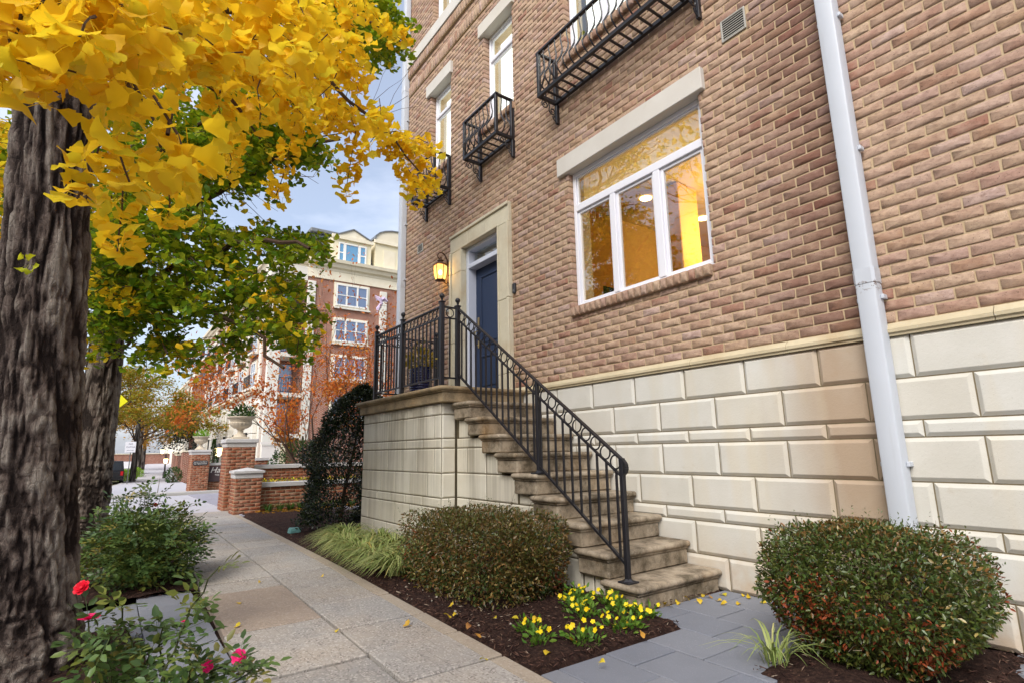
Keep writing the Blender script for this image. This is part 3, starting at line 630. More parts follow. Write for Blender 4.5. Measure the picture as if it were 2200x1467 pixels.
# ------------------------------------------------------------------ stair and landing
stair = empty('entrance_stair', (-4.2, -.5, 0), 'weathered stone staircase with bullnosed steps rising to the front door landing', 'staircase')
RIS, RUN, NS = .1833, .276, 9
TOP = [.16+RIS*k for k in range(NS)]; FRT = [-2.73-RUN*k for k in range(NS)]; LZ = .16+RIS*9
def nosing(x0, x1, y0, y1, zt, th, parent, name='tread', mat='stone_step', left=True, r=None):
    """slab whose front (+x), outer (-y) and optionally left edges are half-round"""
    r = r or th/2; R = []
    for i in range(9):
        t = -math.pi/2+math.pi*i/8; ins = r*(1-math.cos(t)); z = zt-th/2+ (th/2)*math.sin(t); c = .02
        a = x0+(ins if left else 0); b = x1-ins; f = y0+ins
        R.append([(a, y1, z), (a, f+c, z), (a+c*.3, f+c*.3, z), (a+c, f, z), (b-c, f, z), (b-c*.3, f+c*.3, z), (b, f+c, z), (b, y1, z)])
    mb = MB(); n = 8
    for q in R: mb.v += q
    for i in range(8):
        for j in range(n-1): mb.f.append((i*n+j, i*n+j+1, (i+1)*n+j+1, (i+1)*n+j)); mb.m.append(0)
    mb.f.append(tuple(range(64, 72))); mb.m.append(0); mb.f.append(tuple(range(8))[::-1]); mb.m.append(0)
    me = mb.mesh(name, mat, fix=True); sect(me, 50); return link(name, me, parent)
for k_ in range(NS):
    z0 = TOP[k_-1] if k_ else -.03; f = FRT[k_]; zt = TOP[k_]
    mb = MB(); mb.cbox((f-.365, -.962, z0+.0005), (f-.032, -.036, zt-.062), .012, .003); so_ = mb.build('step', 'stone_step', stair)
    mb = MB(); mb.cbox((f-.36, -.975, zt-.0615), (f-.02, -.036, zt-.0475), .004); mb.build('step_fillet', 'stone_step', so_)
    nosing(f-.375, f, -1.0, -.035, zt, .047, so_)
mb = MB()
for k_ in range(NS):
    z0 = TOP[k_-1]-.07 if k_ else 0
    mb.box((-5.352, -.893, z0), (FRT[k_]-.33, -.045, TOP[k_]-.07))
mb.build('stair_core', 'stone_joint_dark', stair)
sobs = [(FRT[k_]-.372, FRT[k_]+3, (TOP[k_-1] if k_ else -1)-.001, 4) for k_ in range(NS)]
def softblock(a, b, c, d, y, name='stone_block', mat='stone_terrace', par=stair, ax=0):
    mb = rustic(a, b, c, d, y, .008, .006, .0050, ax); mb.build(name, mat, par)
for ci, (z0, z1) in enumerate(CO[:7]):
    x = -5.352+(.0 if ci % 2 else -.3)
    while x < -2.7:
        w = .58+random.uniform(-.1, .08)
        for (a, b, c, d) in cut((max(x, -5.352), x+w, z0, z1), sobs, .05): softblock(a, b, c, d, -.893)
        x += w
# landing block
mb = MB(); mb.box((-7.665, -1.085, 0), (-5.365, -.045, 1.63)); mb.build('landing_core', 'stone_joint_dark', stair)
LC = CO[:7] + [(1.50, 1.63)]
for ci, (z0, z1) in enumerate(LC):
    x = -7.668; first = True; ws = ([.26]+[.40, .46, .42, .45, .4] if ci % 2 else [.46, .42, .45, .40, .42, .3])
    if z1-z0 < .15: ws = [.2, .36, .44, .42, .46, .44]
    for w in ws:
        b = min(x+w, -5.362)
        if -5.362-b < .12: b = -5.362
        softblock(x, b, z0, z1, -1.085); x = b
        if b >= -5.362: break
    softblock(-1.085, -.915, z0, z1, 5.365, ax=1) if False else None
    mb = rustic(-1.083, -.912, z0, z1, 0, .011, .016, .0035); mb.v = [(-5.365 - y_, x_, z_) for (x_, y_, z_) in mb.v]; mb.build('stone_block', 'stone_terrace', stair)
mb = MB(); mb.cbox((-7.73, -1.135, 1.632), (-5.245, -.036, 1.742), .008); mb.build('landing_fascia', 'stone_coping', stair)
mb = MB(); mb.cbox((-7.75, -1.155, 1.7425), (-5.232, -.036, 1.758), .005); mb.build('landing_fillet', 'stone_coping', stair)
nosing(-7.79, -5.208, -1.19, -.036, LZ, .052, stair, 'landing', 'stone_coping')
# ------------------------------------------------------------------ iron railing
rail = empty('iron_railing', (-5.29, -1.13, LZ), 'black iron stair and landing railing with rows of rings and ball finials', 'railing')
def post(x, y, z0, z1, w=.048, ball=True, name='post', plate=False):
    mb = MB(); mb.cbox((x-w/2, y-w/2, z0), (x+w/2, y+w/2, z1), .003); o = mb.build(name, 'iron', rail)
    if ball:
        m = MB(); m.cbox((x-w*.66, y-w*.66, z1+.0005), (x+w*.66, y+w*.66, z1+.016), .003); m.lathe([(w*.5, z1+.0165), (w*.22, z1+.03), (w*.2, z1+.036), (w*.34, z1+.04), (w*.34, z1+.046), (w*.2, z1+.05)], (x, y, 0), 10); m.ball((x, y, z1+.078), .031, 12)
        link('finial', sect(m.mesh('finial', 'iron'), 40), o)
    if plate:
        m = MB(); m.cbox((x-.055, y-.055, z0-.001), (x+.055, y+.055, z0+.012), .004); m.lathe([(.05, z0+.012), (.024, z0+.03)], (x, y, 0), 4); m.build('base_plate', 'iron', o)
    return o
ry, RT_, R2, RB = -1.13, 2.70, 2.575, 1.90
PX = [-7.18, -6.32, -5.29]
def rpanel(a, b, zt=(RT_, RT_), z2=(R2, R2), zb=(RB, RB), nring=9, nbal=9, thick=.030, skip=()):
    a = np.array(a, float); b = np.array(b, float); L = b-a; d = L/np.linalg.norm(L)
    P3 = lambda t, z: (*(a+L*t), z[0]+(z[1]-z[0])*t)
    mb = MB(); mb.bar(P3(0, zt), P3(1, zt), .036, .014); mb.build('top_rail', 'iron', rail)
    mb = MB(); mb.bar(P3(0, z2), P3(1, z2), .020, .014); mb.build('middle_rail', 'iron', rail)
    mb = MB(); mb.bar(P3(0, zb), P3(1, zb), .022, .018); mb.build('bottom_rail', 'iron', rail)
    for i in range(nring):
        t = (i+.5)/nring; zz = (zt[0]+z2[0])/2+((zt[1]+z2[1])/2-(zt[0]+z2[0])/2)*t; h = (zt[0]-z2[0])/2-.008
        m = MB(); m.torus((*(a+L*t), zz), h-.006, .0065, (d[0], d[1], 0), (0, 0, 1), 20, 6); link('ring', sect(m.mesh('ring', 'iron'), 60), rail)
    for i in range(nbal):
        t = (i+.5)/nbal
        if any(abs(t-s) < .4/nbal for s in skip): continue
        p, q = P3(t, zb), P3(t, z2); m = MB(); m.box((p[0]-.0075, p[1]-.0075, p[2]), (p[0]+.0075, p[1]+.0075, q[2])); m.build('baluster', 'iron', rail)
for x in PX: post(x, ry, LZ, 2.745)
post(-5.29, -.925, LZ, 2.72)
for i in range(2): rpanel((PX[i]+.024, ry), (PX[i+1]-.024, ry), nring=10, nbal=10 if i else 9)
rpanel((-5.29, ry+.024), (-5.29, -.949), nring=1, nbal=1)
rpanel((-7.18, ry+.024), (-7.18, -.22), nring=9, nbal=8); post(-7.18, -.195, LZ, 2.745)
sx, ex, sy = -5.266, -2.905, -.915
rpanel((sx, sy), (ex, sy), (2.685, 1.03), (2.555, .90), (1.93, .285), nring=23, nbal=24, skip=((-3.88-sx)/(ex-sx),))
post(-3.88, sy, TOP[4], 2.685+(1.03-2.685)*(-3.88-sx)/(ex-sx), .034, False, 'newel', True)
post(ex+.012, sy, TOP[0], 1.03, .036, False, 'newel', True)
mb = MB(); pts = [(ex, sy, 1.03), (ex+.03, sy, 1.012), (ex+.052, sy, .985), (ex+.057, sy, .955), (ex+.045, sy, .925), (ex+.02, sy, .905), (ex-.005, sy, .898)]
for p, q in zip(pts, pts[1:]): mb.bar(p, q, .034, .013, (1, 0, .3))
link('rail_curl', mb.mesh('rail_curl', 'iron'), rail)
# ------------------------------------------------------------------ juliet balconies
def spiral(c, r0, turns, ax1, ax2, start, sgn, n=16, shrink=.28):
    ax1 = np.array(ax1, float); ax2 = np.array(ax2, float); out = []
    for i in range(n+1):
        t = i/n; r = r0*(1-(1-shrink)*t); g = start+sgn*turns*2*math.pi*t; out.append(np.array(c)+r*(math.cos(g)*ax1+math.sin(g)*ax2))
    return out
def balcony(x0, x1, label):
    b = empty('juliet_balcony', ((x0+x1)/2, 0, 5.2), label, 'balcony', 'iron balconies under the upper windows')
    yo, yi, zb, zt = -.30, -.045, 5.20, 5.77
    def bl(name, fn, smooth=False):
        mb = MB(); fn(mb); me = mb.mesh(name, 'iron'); 
        if smooth: sect(me, 50)
        return link(name, me, b)
    for x in (x0, x1):
        for y in (yo, yi): bl('post', lambda m: m.cbox((x-.02, y-.02, zb+.021), (x+.02, y+.02, zt-.013), .003))
    for (p, q) in (((x0-.03, yo, zt), (x1+.03, yo, zt)), ((x0, yo+.02, zt), (x0, -.03, zt)), ((x1, yo+.02, zt), (x1, -.03, zt))): bl('top_rail', lambda m: m.bar(p, q, .042, .024))
    for (p, q) in (((x0-.02, yo, zb), (x1+.02, yo, zb)), ((x0-.02, yi, zb), (x1+.02, yi, zb)), ((x0, yo+.02, zb), (x0, yi-.02, zb)), ((x1, yo+.02, zb), (x1, yi-.02, zb))): bl('floor_frame', lambda m: m.bar(p, q, .04, .04))
    n = max(5, round((x1-x0)/.125))
    for i in range(1, n): bl('floor_slat', lambda m: m.bar((x0+(x1-x0)*i/n, yo+.021, zb), (x0+(x1-x0)*i/n, yi-.021, zb), .026, .012))
    def belly(m, p, out):
        o_ = np.array(out); ks = [(0, zt-.013), (.012, zt-.08), (-.012, zt-.20), (.0, zt-.28), (.035, zt-.35), (.085, zt-.43), (.075, zt-.49), (.03, zt-.535), (0, zb+.021)]
        K = [np.array(p)+o_*a_+np.array([0, 0, z_]) for a_, z_ in ks]; m.tube(K, [.008, .008, .0085, .0125, .0115, .010, .009, .008, .008], 6)
    n = round((x1-x0)/.105)
    for i in range(1, n): bl('baluster', lambda m: belly(m, (x0+(x1-x0)*i/n, yo, 0), (0, -1, 0)), True)
    for x, s in ((x0, -1), (x1, 1)):
        for i in (1, 2): bl('baluster', lambda m: belly(m, (x, yo+(yi-yo)*i/3, 0), (s, 0, 0)), True)
        bl('bracket', lambda m: m.cbox((x-.018, -.052, 4.93), (x+.018, -.004, zb-.0205), .003))
        bl('wall_bracket', lambda m: m.cbox((x-.016, -.024, zb+.022), (x+.016, -.004, zt), .003))
        def scr(m):
            c1, c2 = (x, -.215, zb-.075), (x, -.105, zb-.125)
            m.tube([(x, -.285, zb-.022)] + spiral(c1, .055, 1.35, (0, 1, 0), (0, 0, 1), math.pi*.62, 1), .0075, 6); m.tube([(x, -.16, zb-.03)]+spiral(c2, .055, 1.35, (0, 1, 0), (0, 0, 1), math.pi*.75, 1), .0075, 6)
            m.tube([(x, -.05, zb-.25), (x, -.085, zb-.225), (x, -.10, zb-.19), (x, -.075, zb-.175), (x, -.065, zb-.20)], .0075, 6)
        o = bl('scroll', scr, True)
    return b
balcony(-7.89, -7.10, 'narrow iron balcony beside the corner downspout, touched by golden leaves')
balcony(-6.18, -5.37, 'narrow iron balcony right above the front door')
balcony(-4.46, -2.47, 'wide iron balcony above the large lit window')
# ------------------------------------------------------------------ lantern, doorbell, number, planter
lan = empty('wall_lantern', (-7.13, -.16, 3.8), 'lit hexagonal bronze wall lantern left of the front door', 'lantern')
lx, ly = -7.13, -.165
mb = MB(); mb.cbox((lx-.028, -.028, 3.60), (lx+.028, -.008, 4.02), .006); mb.build('backplate', 'bronze', lan)
mb = MB(); mb.tube([(lx, -.03, 3.93), (lx, -.05, 4.02), (lx, -.09, 4.09), (lx, -.14, 4.115), (lx, -.19, 4.10), (lx, -.215, 4.06), (lx, -.205, 4.02), (lx, -.17, 4.0), (lx, -.15, 4.015), (lx, -.16, 4.04)], .011, 8); link('arm', sect(mb.mesh('arm', 'bronze'), 60), lan)
mb = MB(); mb.tube([(lx, -.03, 3.65), (lx, -.06, 3.63), (lx, -.09, 3.635), (lx, -.10, 3.66), (lx, -.085, 3.68)], .010, 8); link('scroll', sect(mb.mesh('scroll', 'bronze'), 60), lan)
mb = MB(); mb.lathe([(.002, 4.03), (.012, 4.02), (.018, 4.0), (.05, 3.985), (.055, 3.975), (.038, 3.965), (.042, 3.95), (.105, 3.925), (.118, 3.915), (.118, 3.90), (.105, 3.895), (.002, 3.894)], (lx, ly, 0), 6); mb.build('lantern_cap', 'bronze', lan)
mb = MB(); mb.lathe([(.10, 3.893), (.104, 3.84), (.092, 3.74), (.075, 3.672)], (lx, ly, 0), 6); mb.build('lantern_glass', 'lantern_glass', lan)
for i in range(6):
    g = math.pi/3*i; mb = MB(); c_, s_ = math.cos(g), math.sin(g); mb.tube([(lx+r*c_, ly+r*s_, z) for r, z in ((.103, 3.893), (.107, 3.84), (.095, 3.74), (.078, 3.67))], .006, 5); mb.build('lantern_bar', 'bronze', lan)
mb = MB(); mb.lathe([(.002, 3.64), (.03, 3.645), (.082, 3.66), (.082, 3.671), (.002, 3.672)], (lx, ly, 0), 6); mb.build('lantern_base', 'bronze', lan)
mb = MB(); mb.ball((lx, ly, 3.79), .03, 10, (1, 1, 1.5)); mb.build('bulb', 'bulb', lan)
ll = bpy.data.lights.new('lantern_light', 'POINT'); ll.energy = 9; ll.color = (1, .62, .22); ll.shadow_soft_size = .05
lo_ = bpy.data.objects.new('lantern_light', ll); COL.objects.link(lo_); lo_.location = (lx, ly-.02, 3.79)
bell = empty('doorbell', (-5.415, 0, 3.05), 'slim dark video doorbell on the brick right of the door', 'doorbell')
mb = MB(); mb.cbox((-5.448, -.034, 3.055), (-5.388, -.008, 3.19), .006); mb.build('case', 'black_plastic', bell)
mb = MB(); mb.lathe([(.015, -.0345), (.012, -.038), (.001, -.038)], (0, 0, 0), 16); mb.v = [(-5.418+a_, c_, 3.09+b_) for a_, b_, c_ in mb.v]; mb.build('button', 'pole_metal', bell)
def text(body, size, loc, rot, mat, parent, name='lettering', align='CENTER', depth=.002, shear=0, font=None):
    cu = bpy.data.curves.new(name, 'FONT'); cu.body = body; cu.size = size; cu.align_x = align; cu.align_y = 'CENTER'; cu.extrude = depth; cu.shear = shear
    o = bpy.data.objects.new(name, cu); COL.objects.link(o); bpy.context.view_layer.update()
    me = bpy.data.meshes.new_from_object(o.evaluated_get(bpy.context.evaluated_depsgraph_get())); COL.objects.unlink(o); bpy.data.objects.remove(o)
    me.materials.clear(); me.materials.append(M[mat]); R = Matrix.Rotation(rot[2], 4, 'Z') @ Matrix.Rotation(rot[0], 4, 'X'); me.transform(Matrix.Translation(loc) @ R)
    return link(name, me, parent)
npl = empty('number_plate', (-7.13, -.01, 3.19), 'small pale house number plate below the wall lantern', 'number plate')
mb = MB(); mb.cbox((-7.215, -.022, 3.19), (-7.045, -.009, 3.29), .004); mb.build('plate', 'vent_grey', npl); text('100', .085, (-7.13, -.0235, 3.24), (rad(90), 0, 0), 'letter_dark', npl, 'digits', depth=.001)
pot = empty('planter_pot', (-6.72, -.68, LZ), 'navy glazed ribbed planter with yellowing plant on the landing', 'planter')
prof = [(.001, 0), (.115, 0)]
for i in range(11):
    z = .02+i*.034; r = .118+.026*math.sin(i/10*math.pi*.55); prof += [(r, z), (r+.008, z+.012), (r+.008, z+.022), (r, z+.032)]
prof += [(.15, .405), (.152, .42), (.135, .422), (.13, .39), (.001, .388)]
mb = MB(); mb.lathe(prof, (-6.72, -.68, LZ), 28); link('pot', sect(mb.mesh('pot', 'pot_blue'), 50), pot)
# ------------------------------------------------------------------ ground
def sheet(name, xs, yfun, dz, mat, kind='structure', ny=2):
    """strip along the street following the fall of the ground; yfun(x)->(y0,y1)"""
    mb = MB(); n = len(xs)
    for x in xs:
        y0, y1 = yfun(x)
        for j in range(ny): mb.v.append((x, y0+(y1-y0)*j/(ny-1), gz(x)+dz))
    for i in range(n-1):
        for j in range(ny-1): mb.f.append((i*ny+j, (i+1)*ny+j, (i+1)*ny+j+1, i*ny+j+1)); mb.m.append(0)
    o = link(name, mb.mesh(name, mat, fix=True)); tag(o, kind=kind); return o
XS = sorted(set(list(np.arange(-130, 30, 4.))+[-900, -400, -250, -180, -105, -90, -65, -50, -31, -24, -14, -6, 60, 200, 600]))
plain('soil', S(96, 92, 66), .95, .1, .2, .3)
sheet('ground', XS, lambda x: (-700, 700), -.30, 'soil')
sheet('verge', [x for x in XS if -130 <= x <= 60], lambda x: (-5.0, 60), -.045, 'soil')
yo = lambda x: .065*max(0, -x-20)
sheet('road', [x for x in XS if -400 <= x <= 200], lambda x: (-14.4+yo(x), -5.14+yo(x)), -.13, 'asphalt')
sheet('opposite_pavement', [x for x in XS if -400 <= x <= 200], lambda x: (-40, -14.4+yo(x)), -.01, 'far_walk')
def slab(name, poly, dz, th, mat, parent, bev=.006, zf=None):
    """paving piece: quad poly (x,y), follows the ground, with eased top edges"""
    P = [np.array(p, float) for p in poly]; c = sum(P)/4; mb = MB(); zf = zf or gz
    top = [p+(c-p)/np.linalg.norm(c-p)*bev*1.4 for p in P]; R = random.uniform(-.0025, .0025)
    for q, z in ((P, dz-th), (P, dz-bev), (top, dz)):
        for p in q: mb.v.append((p[0], p[1], zf(p[0])+z+(R if z > dz-th else 0)))
    for r in range(2):
        for j in range(4): mb.f.append((r*4+j, r*4+(j+1) % 4, r*4+4+(j+1) % 4, r*4+4+j)); mb.m.append(0)
    mb.f.append((8, 9, 10, 11)); mb.m.append(0)
    me = mb.mesh(name, mat, fix=True); a = me.attributes.new('rnd', 'FLOAT', 'POINT'); a.data.foreach_set('value', [random.random()]*12)
    return link(name, me, parent)
yR = lambda x: -2.155 + .036*max(0, -x-2.2); yM = lambda x: -2.735+.022*max(0, -x-2.5); yL = lambda x: -3.335+.030*max(0, -x-3.5)
mb = MB(); pave = sheet('pavement', [x for x in XS if -24 <= x <= 28], lambda x: (-4.98, yR(x)+.02), -.05, 'mulch')
xr = [1.5, .98, .45, -.1, -.64, -1.17, -1.69, -2.19, -2.70, -3.22, -3.72, -4.38, -5.02, -5.76] ; xl = [1.5, .95, .42, -.1, -.6, -1.12, -1.6, -2.1, -2.63, -3.16, -3.67, -4.06, -5.24, -5.66]
while xr[-1] > -13.2: xr.append(xr[-1]-.62)
while xl[-1] > -13.2: xl.append(xl[-1]-.66)
g = .011
for i in range(len(xr)-1):
    a, b = xr[i], xr[i+1]; e = .10
    slab('paving_slab', [(b+g, yM(b)+g), (a-g, yM(a)+g), (a-g, yR(a)-e), (b+g, yR(b)-e)], 0, .06, 'concrete', pave)
    slab('slab_edging', [(b+g, yR(b)-e+.002), (a-g, yR(a)-e+.002), (a-g, yR(a)-.004), (b+g, yR(b)-.004)], 0, .06, 'concrete_band', pave, .004)
for i in range(len(xl)-1):
    a, b = xl[i], xl[i+1]; m = 'concrete_smooth' if abs(a+4.06) < .01 else 'concrete'
    slab('paving_slab', [(b+g, yL(b)+.004), (a-g, yL(a)+.004), (a-g, yM(a)-g), (b+g, yM(b)-g)], random.uniform(-.003, .003), .06, m, pave)
# bluestone squares of the tree strip and the patio by the stair
def inpit(x, y): return (-4.6 < x < -2.6 and -4.75 < y < -3.80) or (-10.6 < x < -5.5 and -4.75 < y < yL(x)-.02)
bs = sheet('tree_strip', [-13.4, -10, -8, -6, -4, -2, 0, 28], lambda x: (-4.98, yL(x)+.03), -.042, 'mulch')
x = 2.0; i = 0
while x > -12.6:
    y = -4.86; w = .46
    for j in range(4):
        h = .375; p0, p1 = y+j*(h+.006), y+j*(h+.006)+h
        if j == 3: p1 = min(p1, yL(x)-.012)
        xo = (w/2 if j % 2 else 0)
        if not inpit(x-w/2-xo, (p0+p1)/2): slab('bluestone_slab', [(x-w+.004-xo, p0), (x-.004-xo, p0), (x-.004-xo, p1), (x-w+.004-xo, p1)], -.004, .05, 'bluestone', bs, .004)
    x -= w; i += 1
patio = sheet('patio', [-2.36, 28], lambda x: (-2.16, -.002), -.03, 'mulch')
pw, ph = .385, .338; j = 0; y = -.012
while y > -2.05:
    y0 = max(y-ph+.009, -2.145); x = -2.36+(-.37 if y > -1.0 else 0)+(0 if j % 2 else -.17)
    if y > -1.0: x = -2.735+(.0 if j % 2 else -.19)
    lim = -2.735 if y-ph > -1.06 else -2.36
    while x < 2.4:
        a, b = max(x, lim), x+pw-.009; x += pw
        if b-a < .05 or (-1.72 < (a+b)/2 < -.92 and -1.32 < (y+y0)/2 < -.05): continue
        slab('bluestone_slab', [(a, y0), (b, y0), (b, y), (a, y)], .002+random.uniform(-.002, .002), .03, 'bluestone', patio, .004)
    y -= ph; j += 1
# mulch beds: rough surface + loose chips
def mulchbed(name, poly_in, x0, x1, y0, y1, step, z, edge=None):
    nx, ny = int((x1-x0)/step)+1, int((y1-y0)/step)+1; X, Y = np.meshgrid(np.linspace(x0, x1, nx), np.linspace(y0, y1, ny), indexing='ij')
    h = .018*vnoise(X*6+50, Y*6+50, 257, 3)+.022*vnoise(X*19+9, Y*19+9, 257, 5)+.012*vnoise(X*45, Y*45, 257, 8)
    Z = z+h-.012+np.vectorize(gz)(X); V = np.stack([X, Y, Z], -1).reshape(-1, 3); F = []
    idx = np.arange(nx*ny).reshape(nx, ny); q = np.stack([idx[:-1, :-1], idx[1:, :-1], idx[1:, 1:], idx[:-1, 1:]], -1).reshape(-1, 4)
    if edge is not None: V[:, 2] -= np.array([.05*max(0., 1-max(0., edge(a_, b_))/.07) for a_, b_ in V[:, :2]])
    cx = V[q].mean(1); q = q[[poly_in(a_, b_) for a_, b_ in cx[:, :2]]]
    o = link(name, npmesh(name, V, q, 'mulch', None, True)); tag(o, kind='structure'); return o
T_CHIP = np.array([(-.5, -.07, 0), (.5, -.05, .02), (.45, .06, .0), (-.48, .08, .03), (0, 0, .09), (.05, -.02, -.05)]); F_CHIP = np.array([(0, 1, 4), (1, 2, 4), (2, 3, 4), (3, 0, 4), (1, 0, 5), (2, 1, 5), (3, 2, 5), (0, 3, 5)])
def chips(name, pts, z, s0=.018, s1=.05):
    n = len(pts); P = np.array([(x, y, gz(x)+z+random.uniform(0, .016)) for x, y in pts]); R = rotmats(RNG.uniform(0, 6.28, n), RNG.normal(0, .3, n), RNG.normal(0, .5, n))
    V, F = scatter(T_CHIP, F_CHIP, R, RNG.uniform(s0, s1, n), P); o = link(name, npmesh(name, V, F, 'mulch_chip', np.repeat(RNG.random(n), 6))); tag(o, kind='stuff'); return o
inbed = lambda x, y: (y < -.0 and y > yR(x)-.01) and (x < -2.37 or (x < -2.37 and y > -1)) and not (x > -2.74 and y > -1.0)
mulchbed('flower_bed', lambda x, y: inbed(x-.03, y+.03), -12.4, -2.3, -2.25, .0, .035, .012, lambda x, y: min(y-yR(x)-.0, max(-2.36-x, 0) if y < -1.0 else max(-2.73-x, 0)))
P_ = []
while len(P_) < 9000:
    x = -2.37-abs(random.gauss(0, 1))*2.2; y = random.uniform(-2.2, -.3)
    if x > -12 and inbed(x, y): P_.append((x, y))
chips('mulch_chips', P_, .016)
inb2 = lambda x, y: -1.74 < x < -.90 and -1.34 < y < -.03
mulchbed('shrub_bed', inb2, -1.75, -.88, -1.35, -.02, .03, .01, lambda x, y: min(x+1.74, -.90-x, y+1.34, -.03-y)); chips('mulch_chips', [(random.uniform(-1.73, -.91), random.uniform(-1.33, -.04)) for _ in range(900)], .014)
mulchbed('tree_pit', lambda x, y: inpit(x, y), -10.7, -5.4, -4.8, -3.3, .05, .0); chips('mulch_chips', [(random.uniform(-7.5, -5.46), random.uniform(-4.7, -3.42)) for _ in range(2200)], .004)
mulchbed('tree_pit', lambda x, y: inpit(x, y), -4.8, -2.5, -4.8, -3.7, .05, .0); chips('mulch_chips', [(random.uniform(-4.7, -2.65), random.uniform(-4.7, -3.74)) for _ in range(1500)], .004)
# kerb of the street, driveway crossing, far pavement
def kerbrun(x0, x1, y0, y1, mat='kerb', L=3.0):
    x = x0
    while x > x1:
        b = max(x-L, x1); mb = MB()
        p, q = yo(x), yo(b); mb.add([(x-.004, y0+p, gz(x)-.3), (b+.004, y0+q, gz(b)-.3), (b+.004, y0+q, gz(b)-.01), (x-.004, y0+p, gz(x)-.01), (x-.004, y0+.012+p, gz(x)+.004), (b+.004, y0+.012+q, gz(b)+.004), (b+.004, y1+q, gz(b)+.004), (x-.004, y1+p, gz(x)+.004), (x-.004, y1+p, gz(x)-.3), (b+.004, y1+q, gz(b)-.3)],
               [(0, 1, 2, 3), (3, 2, 5, 4), (4, 5, 6, 7), (7, 6, 9, 8), (0, 3, 4, 7, 8), (1, 9, 6, 5, 2)]); o = link('kerb_stone', mb.mesh('kerb_stone', mat, fix=True), kerb); x = b
kerb = empty('kerb', (0, -5.0, 0)); kerb['kind'] = 'structure'
kerbrun(20, -13.6, -5.14, -4.98); kerbrun(-13.6, -20.6, -5.14, -4.98, 'kerb_red'); kerbrun(-22.3, -110, -5.14, -4.98, L=6); kerbrun(20, -110, -14.56, -14.4, L=12)
sheet('driveway', [-13.45, -14, -18, -22.0], lambda x: (-4.97, 9), -.012, 'far_walk')
drv = empty('driveway_paving', (-18, -1, -.1)); drv['kind'] = 'structure'
plain('paver', S(160, 158, 168), .85, .25, .15, 3, .2)
xx = -14.0
while xx > -21.8:
    y = -1.75; k2 = 0
    while y < 3.2:
        slab('driveway_paver', [(xx-.55+.008, y), (xx-.008, y), (xx-.008, y+.40), (xx-.55+.008, y+.40)], .0, .02, 'paver', drv, .004); y += .412
    xx -= .55
sheet('far_pavement', [-22.2, -24, -31, -40, -50, -58, -65, -75, -90, -105, -130], lambda x: (-4.97+yo(x), -1.45+yo(x)), .012, 'far_walk')
mb = MB(); mb.cbox((-22.24, -4.9, gz(-22)-.2), (-22.06, 4, gz(-22)+.10), .02); o = link('driveway_kerb', mb.mesh('driveway_kerb', 'kerb')); tag(o, kind='structure')
for (x0, x1, y) in ((-22.4, -60, -2.75), ):
    mb = MB(); pts = [(x, y+yo(x), gz(x)+.0165) for x in np.arange(x0, x1, -3)]
    for p, q in zip(pts, pts[1:]): mb.bar(p, q, .025, .004)
    o = link('pavement_joint', mb.mesh('pavement_joint', 'stone_joint_dark')); tag(o, kind='structure')
# brick-on-edge border between the bed and the garden wall
bord = empty('brick_border', (-12.2, -1.4, -.06)); bord['kind'] = 'structure'
bm_ = None
for i in range(2):
    y = -1.78
    while y < 1.4:
        slab('border_brick', [(-12.52+i*.21, y), (-12.32+i*.21, y), (-12.32+i*.21, y+.092), (-12.52+i*.21, y+.092)], .012, .04, 'paver', bord, .004); y += .10
# ------------------------------------------------------------------ foliage helpers
T_LEAF = np.array([(0, 0, 0), (.35, .21, .05), (.75, .15, .04), (1, 0, -.04), (.75, -.15, .04), (.35, -.21, .05), (.5, 0, -.01)]); F_LEAF = np.array([(6, 0, 5), (6, 5, 4), (6, 4, 3), (6, 3, 2), (6, 2, 1), (6, 1, 0)])
T_SM = np.array([(0, 0, 0), (.5, .26, .06), (1, 0, 0), (.5, -.26, .06)]); F_SM = np.array([(0, 3, 2), (0, 2, 1)])
def lookmats(D, roll):
    """x axis along D"""
    D = D/np.linalg.norm(D, axis=1, keepdims=True); up = np.tile([0, 0, 1.], (len(D), 1)); up[np.abs(D[:, 2]) > .95] = [1, 0, 0]
    s_ = np.cross(up, D); s_ /= np.linalg.norm(s_, axis=1, keepdims=True); u = np.cross(D, s_); c, si = np.cos(roll)[:, None], np.sin(roll)[:, None]
    return np.stack([D, c*s_+si*u, -si*s_+c*u], 2)
def leaves(name, P, D, size, mats, parent, T=T_LEAF, F=F_LEAF, roll=None, mi=None, rnd=None, kind='stuff', rollsd=.8):
    n = len(P); P = np.asarray(P, float); R = lookmats(np.asarray(D, float), RNG.normal(0, rollsd, n) if roll is None else roll); S_ = size if np.ndim(size) else np.full(n, size)
    V, FF = scatter(T, F, R, np.asarray(S_, float), P); r = RNG.random(n) if rnd is None else rnd
    o = link(name, npmesh(name, V, FF, mats, np.repeat(r, len(T)), False, None if mi is None else np.repeat(mi, len(F))), parent)
    if kind: tag(o, kind=kind)
    return o
def blob(c, r, n, shell=.55, flat=0):
    d = RNG.normal(0, 1, (n, 3)); d /= np.linalg.norm(d, axis=1, keepdims=True); t = (shell+(1-shell)*RNG.random(n)**.7)[:, None]
    return np.asarray(c)+d*t*np.asarray(r), d
